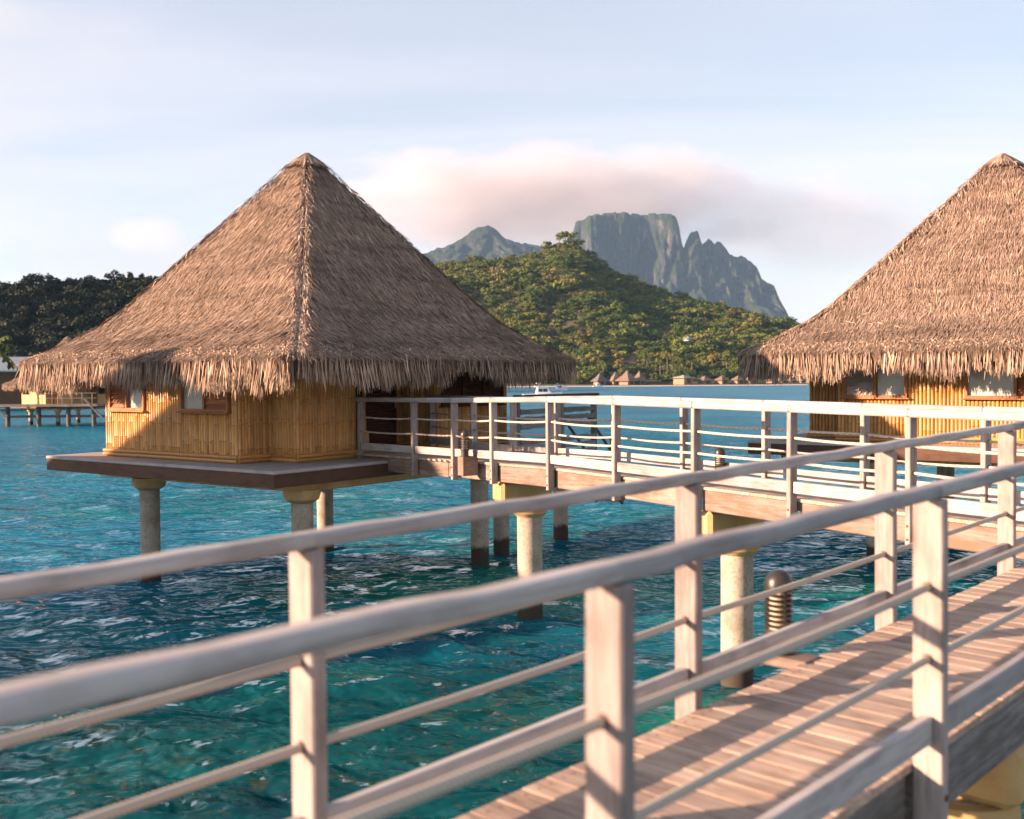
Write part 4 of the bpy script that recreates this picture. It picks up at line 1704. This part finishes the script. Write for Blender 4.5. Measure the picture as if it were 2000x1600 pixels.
# far side of the lagoon: a low strand
def strand_z(X, Y):
    return 0.35 * np.clip((Y - (YS - 16)) / 6, -1, 1)


sx_ = np.linspace(-60, 130, 60)
heightfield('beach', sx_, np.linspace(YS - 20, YS - 9.9, 6), strand_z, M_SAND)


# ------------------------------------------------------------------ dark hill on the left
def dark_ridge(X, Y):
    """ridge runs from the left, near, to the right, far; the side towards the lagoon faces away from the sun"""
    a = Vector((0.86, 0.51))
    nn = Vector((0.51, -0.86))
    px0, py0 = -96.0, 300.0
    t_ = (X - px0) * a.x + (Y - py0) * a.y
    q = (X - px0) * nn.x + (Y - py0) * nn.y      # >0 towards camera and right
    H = 28.0 + 2.0 * np.sin(t_ * 0.045 + 1.0) + 3.0 * (fbm1(t_ * 0.03 + 40, 4, 3) - 0.5)
    H = H + 0.045 * t_
    H = H * np.clip((52 - t_) / 48, 0, 1)
    front = np.clip(1 - np.maximum(q, 0) / 62.0, 0, 1) ** 1.05
    backs = np.clip(1 - np.maximum(-q, 0) / 120.0, 0, 1)
    n_ = (fbm2(X / 20.0, Y / 20.0, 44, 4) - 0.5) * 9.0
    z = H * front * backs
    return np.where(z > 0.3, z + n_ * np.minimum(front, 1 - front) * 1.2 * np.minimum(1, z / 10), -0.6)


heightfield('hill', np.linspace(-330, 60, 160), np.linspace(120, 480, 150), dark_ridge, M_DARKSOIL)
n = 20000
X = RNG.uniform(-260, 10, n)
Y = RNG.uniform(150, 440, n)
Z = dark_ridge(X, Y)
q = (X + 96) * 0.51 - (Y - 300) * 0.86
keep = (Z > 0.8) & (q > -14) & (X / Y < -0.10) & (X / Y > -0.75)
X, Y, Z = X[keep], Y[keep], Z[keep]
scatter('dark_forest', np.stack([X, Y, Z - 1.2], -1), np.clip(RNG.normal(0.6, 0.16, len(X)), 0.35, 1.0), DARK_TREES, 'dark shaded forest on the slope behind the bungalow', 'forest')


def tree(loc, label, cat, h_, R_, mat, seed, group, flat=1.0, leaf=0.5, name='tree', n=520, lean=0.0):
    root = tag(empty(name, loc, random.uniform(0, 6.28)), label, cat, group)
    lb = lobes(seed, 8, R_, h_)
    rgx = random.Random(seed)
    mb = MB()
    mb.tube([(0, 0, -1.0), (0.05 * h_ * lean, 0, h_ * 0.35), (0.1 * h_ * lean, 0, h_ * 0.72)], [0.05 * h_ * 0.6, 0.035 * h_ * 0.6, 0.012 * h_], 7)
    for (x, y, z, r_) in lb[1:6]:
        mb.tube([(0.05 * h_ * lean, 0, h_ * 0.32), (x * 0.6, y * 0.6, z * 0.85), (x, y, z)], [0.018 * h_, 0.012 * h_, 0.005 * h_], 5)
    mb.build('trunk', M_TRUNK, root)
    link('crown', clump_mesh('crown', seed, n, lb, leaf, mat, flat), root)
    return root


# trees standing up on the dark ridge
for i, (px, hh, rr) in enumerate([(8, 9, 3.0), (22, 6, 2.4), (52, 9, 3.2), (70, 10, 3.4), (92, 9, 3.6), (108, 7, 3.2), (124, 6, 2.6), (146, 7, 2.8), (166, 6.5, 2.6), (186, 7, 3.0), (206, 6, 2.4), (222, 9, 2.8), (240, 7, 2.6), (262, 7.5, 2.6), (282, 7, 2.4), (300, 7, 2.6)]):
    # follow the ray until it meets the ridge line
    k = (px - 1000) / FPX
    a = (0.86, 0.51)
    # -96 + .86 t = k (300 + .51 t)
    t_ = (k * 300 + 96) / (0.86 - k * 0.51)
    x, y = -96 + 0.86 * t_, 300 + 0.51 * t_
    z = float(dark_ridge(np.array(x), np.array(y)))
    ordn = ['first', 'second', 'third', 'fourth', 'fifth', 'sixth', 'seventh', 'eighth', 'ninth', 'tenth', 'eleventh', 'twelfth', 'thirteenth', 'fourteenth', 'fifteenth', 'sixteenth'][i]
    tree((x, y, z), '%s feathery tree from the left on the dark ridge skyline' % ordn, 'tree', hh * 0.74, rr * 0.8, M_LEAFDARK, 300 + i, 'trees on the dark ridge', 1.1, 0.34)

# trees on the top of the green hill
for i, (px, hh, rr, lab) in enumerate([(1072, 7, 3.4, 'small rounded tree standing apart left of the hill summit'), (1094, 10, 3.6, 'rust tinged tree on the left of the hill summit'),
                                       (1106, 10, 3.2, 'tallest rust tinged tree on the hill summit'), (1120, 9.5, 3.6, 'rust tinged tree on the right of the hill summit'),
                                       (1135, 7, 3.2, 'low tree where the summit starts to fall to the right')]):
    x = (px - 1000) / FPX * YR
    z = float(hill_z(np.array(x), np.array(YR - 2.0)))
    tree((x, YR - 2, z), lab, 'tree', hh, rr, M_LEAF, 400 + i, 'trees on the hill summit', 0.95, 0.55)


def palm(loc, label, h_, seed, group='shore palms'):
    rg = random.Random(seed)
    root = tag(empty('palm_tree', loc, rg.uniform(0, 6.28)), label, 'palm tree', group)
    lx = rg.uniform(-0.12, 0.12) * h_
    MB().tube([(0, 0, -0.5), (lx * 0.3, 0, h_ * 0.4), (lx, 0, h_)], [0.24, 0.17, 0.12], 6).build('trunk', M_TRUNK, root)
    V, F = [], []
    for k in range(15):
        az = k * 2.4 + rg.uniform(-0.3, 0.3)
        el = rg.uniform(-0.2, 1.0)
        L = rg.uniform(2.6, 3.6)
        pts = []
        for s in range(6):
            q = s / 5
            hx = L * q * math.cos(el) * (1 - 0.12 * q)
            hz = L * q * math.sin(el) - 1.9 * q * q
            pts.append((lx + hx * math.cos(az), hx * math.sin(az), h_ + hz))
        sd = (-math.sin(az), math.cos(az))
        for s in range(5):
            for sg in (-1, 1):
                w0 = 0.62 * math.sin((s + 0.6) / 6 * math.pi)
                b = len(V)
                a, c = pts[s], pts[s + 1]
                V += [a, c, (c[0] + sg * sd[0] * w0, c[1] + sg * sd[1] * w0, c[2] - 0.35), ((a[0] + c[0]) / 2 + sg * sd[0] * w0 * 0.9, (a[1] + c[1]) / 2 + sg * sd[1] * w0 * 0.9, (a[2] + c[2]) / 2 - 0.4)]
                F.append((b, b + 1, b + 2, b + 3))
    mb = MB()
    mb.add(V, F)
    me = mb.mesh('fronds', recalc=False)
    me.materials.append(M_PALM)
    link('fronds', me, root)
    return root


def at_px(px, Y):
    return (px - 1000) / FPX * Y


for i, (px, hh) in enumerate([(1178, 9), (1212, 8), (1262, 9), (1290, 10), (1304, 11), (1318, 9), (1352, 8), (1392, 9), (1420, 8), (1500, 9), (1545, 9)]):
    Y = YS + 8 + (i % 3) * 4
    X = at_px(px, Y)
    nb = ['left of the grey hut', 'behind the three tan roofs', 'at the right of the three tan roofs', 'first in the gap between huts', 'tallest in the gap between huts', 'just left of the tin roofed house', 'right of the tin roofed house', 'behind the small tan huts', 'above the small tan huts', 'left of the farthest row of huts', 'behind the farthest row of huts'][i]
    palm((X, Y, float(hill_z(np.array(X), np.array(Y)))), 'coconut palm on the far shore %s' % nb, hh, 500 + i)
palm((-47.8, 96.0, 1.2), 'yellowing palm at the left edge beyond the distant bungalow', 6.0, 560)


# ------------------------------------------------------------------ huts on the far shore
def hut(px, Y, wd, wall_h, roof_h, label, roofm=None, wall=M_WALLTAN, z=0.6, over=1.25):
    X = at_px(px, Y)
    root = tag(empty('shore_hut', (X, Y, z), random.uniform(0.3, 0.9)), label, 'hut', 'huts on the far shore')
    MB().box((0, 0, wall_h / 2), (wd * 0.8, wd * 0.7, wall_h), 0).build('wall', wall, root)
    mb = MB()
    prof = [(1.0, 0), (0.62, 0.32), (0.28, 0.66), (0.03, 1.0)]
    V, F = [], []
    for (r_, f_) in prof:
        for (sx2, sy2) in ((-1, -1), (1, -1), (1, 1), (-1, 1)):
            V.append((sx2 * r_ * wd * over / 2, sy2 * r_ * wd * over / 2 * 0.9, wall_h * 0.82 + f_ * roof_h))
    for i in range(3):
        for k in range(4):
            F.append((i * 4 + k, i * 4 + (k + 1) % 4, (i + 1) * 4 + (k + 1) % 4, (i + 1) * 4 + k))
    F += [(3, 2, 1, 0), (12, 13, 14, 15)]
    mb.add(V, F)
    mb.build('roof', roofm or M_HUTROOF, root)
    MB().box((0, -wd * 0.352, wall_h * 0.45), (wd * 0.3, 0.1, wall_h * 0.6), 0).build('doorway', M_BACK, root)
    return root


M_HUTROOF = plain('hut_thatch', [(0.13, 0.09, 0.066), (0.22, 0.155, 0.115)], 0.95, 1.5, 0)
M_HUTROOFGREY = plain('grey_hut_thatch', [(0.09, 0.08, 0.075), (0.15, 0.135, 0.125)], 0.95, 1.5, 0)
hut(1172, YS + 2, 5.5, 1.8, 4.0, 'dark grey thatched hut at the left of the far beach', M_HUTROOFGREY)
hut(1203, YS + 2, 5.0, 2.0, 4.4, 'leftmost of the three tan pointed roofs on the far beach')
hut(1225, YS - 2, 7.0, 2.0, 4.8, 'widest pointed roof pavilion in the middle of the far beach')
hut(1249, YS + 3, 5.0, 2.0, 4.6, 'rightmost of the three tan pointed roofs on the far beach')
hut(1335, YS - 4, 8.5, 3.4, 1.5, 'square tan house with flat tin roof on the far shore', M_GREYROOF, over=1.1)
for px, lab in ((1377, 'small tan hut just right of the tin roofed house'), (1410, 'small tan hut in the middle of the far row'), (1442, 'small tan hut at the right of the far row'), (1467, 'pale hut partly hidden by the right bungalow eave')):
    hut(px, YS - 2, 5.5, 2.0, 2.2, lab)
for k, px in enumerate((1508, 1527, 1546, 1562)):
    hut(px, YS - 6, 4.6, 1.2, 2.4, '%s of four overwater huts under the right bungalow eave' % ['leftmost', 'second from the left', 'third from the left', 'rightmost'][k], z=0.9)
hut(1345, YS + 60, 5.0, 2.4, 1.6, 'white walled house half hidden in the trees above the shore', M_GREYROOF, wall=M_WHITE, z=float(hill_z(np.array(at_px(1345, YS + 60)), np.array(YS + 60))) + 2.5)

# sheet roofed building at the left edge
gb_ = tag(empty('lagoon_house', (-73.5, 150, 0.0), 0.3), 'low building with blue grey sheet roof at the left edge', 'house')
MB().box((0, 0, 3.0), (11, 7, 5.2), 0).build('wall', M_BACK, gb_)
mb = MB()
mb.add([(-6.2, -4.2, 5.6), (6.2, -4.2, 5.6), (6.2, 0, 7.6), (-6.2, 0, 7.6), (6.2, 4.2, 5.6), (-6.2, 4.2, 5.6), (-6.2, -4.2, 5.4), (6.2, -4.2, 5.4), (6.2, 4.2, 5.4), (-6.2, 4.2, 5.4)],
       [(0, 1, 2, 3), (3, 2, 4, 5), (0, 6, 7, 1), (5, 4, 8, 9), (0, 3, 5, 9, 6), (1, 7, 8, 4, 2), (6, 9, 8, 7)])
mb.build('roof', M_GREYROOF, gb_)

# dock with railings and ladder near the distant bungalow
dk = Vector((-43.5, 95.5, 2.0))
dock = tag(empty('lagoon_dock', dk), 'distant dock on dark piles with thin railings and ladder at left', 'dock')
MB().box((0.5, -0.5, -0.1), (11.5, 1.6, 0.22), 0).build('floor', M_GREYBEAM, dock)
MB().box((2.0, 1.0, -1.15), (9.0, 1.4, 0.2), 0).build('lower_floor', M_GREYBEAM, dock)
for x in (-5.2, -4.4, -2.2, 0.6, 3.3, 5.6):
    MB().lathe([(0.2, -3.4), (0.2, -0.2)], 10).build('pile', M_DARKPILE, dock, True, loc=(x, -0.4, 0))
for x in np.arange(-5.0, 6.3, 0.9):
    if -2.6 < x < 1.0:
        continue
    MB().box((0, 0, 0.5), (0.05, 0.05, 1.0), 0).build('railing_post', M_GREYWOOD, dock, loc=(float(x), -1.25, 0))
for z in (0.55, 1.0):
    for (xa, xb) in ((-5.1, -2.6), (1.0, 6.2)):
        MB().box(((xa + xb) / 2, -1.25, z), (xb - xa, 0.04, 0.04), 0).build('railing_bar', M_GREYWOOD, dock)
for (xa, xb) in ((-3.6, -2.0), (5.0, 6.6)):
    for y in (-1.3, -1.0):
        MB().tube([(xa, y, 0.6), (xb, y, -1.2)], 0.05, 6).build('ladder_rail', M_GREYBEAM, dock)


# ------------------------------------------------------------------ boats
def boat(px, Y, L, label, rz, s_=1.0):
    root = tag(empty('motor_boat', (at_px(px, Y), Y, 0.0), rz), label, 'boat', 'white boats')
    # hull: stations from stern to bow
    st = [(-0.5, 0.30, 0.30), (-0.3, 0.34, 0.32), (0.0, 0.36, 0.36), (0.25, 0.30, 0.42), (0.42, 0.14, 0.48), (0.5, 0.02, 0.52)]
    V, F = [], []
    for (x, hw, zt) in st:
        hw *= L * 0.42
        zt = zt * L * 0.28
        V += [(x * L, -hw, zt), (x * L * 0.97, -hw * 0.8, -0.15), (x * L * 0.95, 0, -0.3), (x * L * 0.97, hw * 0.8, -0.15), (x * L, hw, zt)]
    for i in range(len(st) - 1):
        for k in range(4):
            F.append((i * 5 + k, i * 5 + k + 1, (i + 1) * 5 + k + 1, (i + 1) * 5 + k))
        F.append((i * 5 + 4, i * 5, (i + 1) * 5, (i + 1) * 5 + 4))
    F.append((0, 1, 2, 3, 4))
    mb = MB()
    mb.add(V, F)
    mb.build('hull', M_WHITE, root)
    z0 = L * 0.095
    cab = MB()
    cab.add([(-0.16 * L, -0.11 * L, z0), (0.22 * L, -0.10 * L, z0), (0.22 * L, 0.10 * L, z0), (-0.16 * L, 0.11 * L, z0),
             (-0.14 * L, -0.095 * L, z0 + 0.17 * L), (0.12 * L, -0.085 * L, z0 + 0.17 * L), (0.12 * L, 0.085 * L, z0 + 0.17 * L), (-0.14 * L, 0.095 * L, z0 + 0.17 * L)],
            [(0, 1, 5, 4), (1, 2, 6, 5), (2, 3, 7, 6), (3, 0, 4, 7), (4, 5, 6, 7)])
    cab.build('cabin', M_WHITE, root)
    for sg in (-1, 1):
        for (xa, xb) in ((-0.12, -0.02), (0.0, 0.1)):
            MB().box(((xa + xb) / 2 * L, sg * 0.104 * L, z0 + 0.09 * L), ((xb - xa) * L, 0.012 * L, 0.075 * L), 0).build('window', M_TINT, root)
    MB().box((0.178 * L, 0, z0 + 0.09 * L), (0.02 * L, 0.15 * L, 0.09 * L), 0, M=Matrix.Rotation(R(-30), 3, 'Y')).build('windscreen', M_TINT, root)
    MB().box((-0.02 * L, 0, z0 + 0.185 * L), (0.36 * L, 0.24 * L, 0.022 * L), 0.02).build('cabin_roof', M_WHITE, root)
    mb = MB()
    mb.tube([(-0.1 * L, 0, z0 + 0.19 * L), (-0.1 * L, 0, z0 + 0.26 * L)], 0.03, 6)
    mb.box((-0.1 * L, 0, z0 + 0.265 * L), (0.12 * L, 0.06 * L, 0.03 * L), 0)
    mb.build('radar_mast', M_WHITE, root)
    mb = MB()
    for sg in (-1, 1):
        mb.tube([(0.2 * L, sg * 0.1 * L, z0 + 0.08 * L), (0.48 * L, sg * 0.02 * L, z0 + 0.13 * L)], 0.025, 5)
    mb.build('bow_rail', M_STEEL, root)
    return root


boat(1060, 215, 8.2, 'white motor boat with cabin above the walkway railing', 0.15)
boat(1092, 330, 6.0, 'smaller white boat moored behind the cabin boat', 0.5)
boat(1168, YS - 26, 4.5, 'tiny pale boat drawn up by the dark grey hut', 0.2)

# ------------------------------------------------------------------ mountains
YM = 3000.0
MPX = np.array([300, 600, 780, 820, 845, 880, 910, 932, 945, 962, 975, 988, 1020, 1050, 1085, 1112, 1120, 1126, 1160, 1185, 1250, 1308, 1320, 1326, 1330, 1336, 1341, 1350, 1362, 1372, 1385, 1397, 1405, 1416, 1426, 1445, 1455, 1463, 1478, 1486, 1508, 1524, 1536, 1556, 1600, 1700, 2000, 2400])
MPY = np.array([690, 600, 520, 500, 488, 480, 462, 446, 441, 442, 450, 467, 475, 479, 492, 486, 455, 436, 425, 419, 417, 421, 428, 446, 470, 486, 472, 457, 455, 478, 468, 476, 468, 480, 499, 501, 497, 510, 522, 541, 560, 592, 614, 634, 668, 700, 718, 735])


def mountains():
    xs = np.unique(np.concatenate([np.linspace(at_px(300, YM), at_px(1080, YM), 120), np.linspace(at_px(1080, YM), at_px(1600, YM), 330), np.linspace(at_px(1600, YM), at_px(2400, YM), 60)]))
    px = 1000 + FPX * xs / YM
    hz = 738 - (px - 1000) * 0.007
    H = (hz - np.interp(px, MPX, MPY)) / FPX * YM + HC
    H = H + (fbm1(xs / 11.0, 5, 5) - 0.5) * 15
    cl = np.interp(px, [840, 930, 990, 1100, 1125, 1320, 1335, 1350, 1480, 1540], [0.15, 0.3, 0.15, 0.2, 0.62, 0.62, 0.35, 0.42, 0.35, 0.15])
    yo = (fbm1(xs / 150.0, 15, 4) - 0.5) * 170 + (np.abs(fbm1(xs / 40.0, 25, 4) - 0.5)) * 50
    prof = [(420, 0.0), (200, 0.55), (60, 0.92), (18, 0.985), (0, 1.0)]
    rows = []
    for (dy, f_) in prof:
        rows.append((xs, YM + yo * 0.6 + dy + 0 * xs, H * f_))
    ncl = 26
    for k in range(1, ncl + 1):
        q = k / ncl
        f_ = 1 - cl * q
        off = -16 - 46 * q
        jag = (fbm2(xs / 20.0, q * 5.0, 51, 4) - 0.5) * 52 + (fbm2(xs / 75.0, q * 1.4, 57, 3) - 0.5) * 60
        rows.append((xs, YM + yo * 0.6 + off + jag * min(1, q * 4), H * f_ + (fbm2(xs / 16, q * 9, 61, 3) - 0.5) * 10))
    nt = 26
    for k in range(1, nt + 1):
        q = k / nt
        f_ = (1 - cl) * (1 - q) ** 1.15
        off = -62 - 620 * q
        jag = (fbm2(xs / 60.0, q * 4.0, 71, 4) - 0.5) * 0.5 * H * (1 - q) * min(1, q * 3)
        rows.append((xs, YM + yo * (0.6 - 0.5 * q) + off, np.maximum(H * f_ + jag, 0.2 + 0 * xs)))
    V = np.stack([np.stack(r_, -1) for r_ in rows]).reshape(-1, 3)
    nj = len(xs)
    i, j = np.meshgrid(np.arange(len(rows) - 1), np.arange(nj - 1), indexing='ij')
    F = np.stack([i * nj + j, (i + 1) * nj + j, (i + 1) * nj + j + 1, i * nj + j + 1], -1).reshape(-1, 4)
    me = np_mesh('mountain', V, [F], True)
    o = tag(link('mountain', me, None, M_ROCK), kind='structure')
    return float(V[:, 2].max())


MTOP = mountains()


# ------------------------------------------------------------------ cloud bank behind the peaks
def cloud(name, label, c, size, density, scale, seed, thr=0.42):
    me = MB().box((0, 0, 0), (2, 2, 2)).mesh(name)
    o = link(name, me, None, None, loc=c, scale=(size[0] / 2, size[1] / 2, size[2] / 2))
    m = bpy.data.materials.new(name + '_vapour')
    m.use_nodes = True
    nt = m.node_tree
    nt.nodes.clear()
    out = nt.nodes.new('ShaderNodeOutputMaterial')
    pv = nt.nodes.new('ShaderNodeVolumePrincipled')
    pv.inputs['Color'].default_value = (0.77, 0.735, 0.735, 1)
    pv.inputs['Anisotropy'].default_value = 0.2
    tcn = nt.nodes.new('ShaderNodeTexCoord')
    # soft flattened body
    mp_ = nt.nodes.new('ShaderNodeVectorMath')
    mp_.operation = 'LENGTH'
    nt.links.new(tcn.outputs['Object'], mp_.inputs[0])
    no = nt.nodes.new('ShaderNodeTexNoise')
    no.inputs['Scale'].default_value = 1.0
    no.inputs['Detail'].default_value = 6
    no.inputs['Roughness'].default_value = 0.55
    mpp = nt.nodes.new('ShaderNodeMapping')
    mpp.inputs['Scale'].default_value = scale
    mpp.inputs['Location'].default_value = (seed, seed * 1.7, seed * 0.3)
    nt.links.new(tcn.outputs['Object'], mpp.inputs[0])
    nt.links.new(mpp.outputs[0], no.inputs['Vector'])
    # density = clamp((1 - len) + (noise-.5)*k - thr)
    def mth(op, a, b):
        x = nt.nodes.new('ShaderNodeMath')
        x.operation = op
        for i_, v_ in enumerate((a, b)):
            if isinstance(v_, (int, float)):
                x.inputs[i_].default_value = v_
            else:
                nt.links.new(v_, x.inputs[i_])
        return x.outputs[0]
    body = mth('SUBTRACT', 1.0, mp_.outputs['Value'])
    nn = mth('MULTIPLY', mth('SUBTRACT', no.outputs['Fac'], 0.5), 0.95)
    dn = mth('MULTIPLY', mth('MINIMUM', mth('MAXIMUM', mth('SUBTRACT', mth('ADD', body, nn), thr - 0.3), 0.0), 0.6), density)
    nt.links.new(dn, pv.inputs['Density'])
    nt.links.new(pv.outputs[0], out.inputs['Volume'])
    me.materials.append(m)
    m.cycles.volume_sampling = 'EQUIANGULAR' if False else 'DISTANCE'
    tag(o, label, 'cloud', kind='stuff')
    return o


def at_sky(px, py, Y):
    hz = 738 - (px - 1000) * 0.007
    return ((px - 1000) / FPX * Y, Y, HC + (hz - py) / FPX * Y)


YC = 4300.0
cloud('cloud', 'long flat topped pinkish cloud bank resting over the mountain peaks', at_sky(1065, 402, YC), (2450, 560, 560), 0.020, (3.2, 1.1, 1.6), 3.1)
cloud('cloud', 'small pale puff of cloud to the left of the bungalow roof', at_sky(292, 462, YC), (400, 320, 190), 0.004, (1.6, 1.2, 1.2), 8.4)

cloud('cloud', 'thin grey broken cloud in the sky right of the peaks', at_sky(1600, 450, YC), (1300, 420, 520), 0.006, (2.6, 1.4, 2.2), 15.7, 0.34)

# ------------------------------------------------------------------ haze
HZX0, HZX1, HZY0, HZY1, HZZ0, HZZ1 = -1650, 2300, -1500, 3800, -4.0, MTOP + 12
mb = MB()
mb.box(((HZX0 + HZX1) / 2, (HZY0 + HZY1) / 2, (HZZ0 + HZZ1) / 2), (HZX1 - HZX0, HZY1 - HZY0, HZZ1 - HZZ0))
me = mb.mesh('haze')
hm = bpy.data.materials.new('haze_air')
hm.use_nodes = True
hm.node_tree.nodes.clear()
ho = hm.node_tree.nodes.new('ShaderNodeOutputMaterial')
hv = hm.node_tree.nodes.new('ShaderNodeVolumePrincipled')
hv.inputs['Color'].default_value = (0.42, 0.68, 1.0, 1)
hv.inputs['Density'].default_value = 0.00006
hv.inputs['Anisotropy'].default_value = 0.0
hm.node_tree.links.new(hv.outputs[0], ho.inputs['Volume'])
me.materials.append(hm)
tag(link('haze', me), 'thin bluish sea haze filling the air over the lagoon', 'haze', kind='stuff')
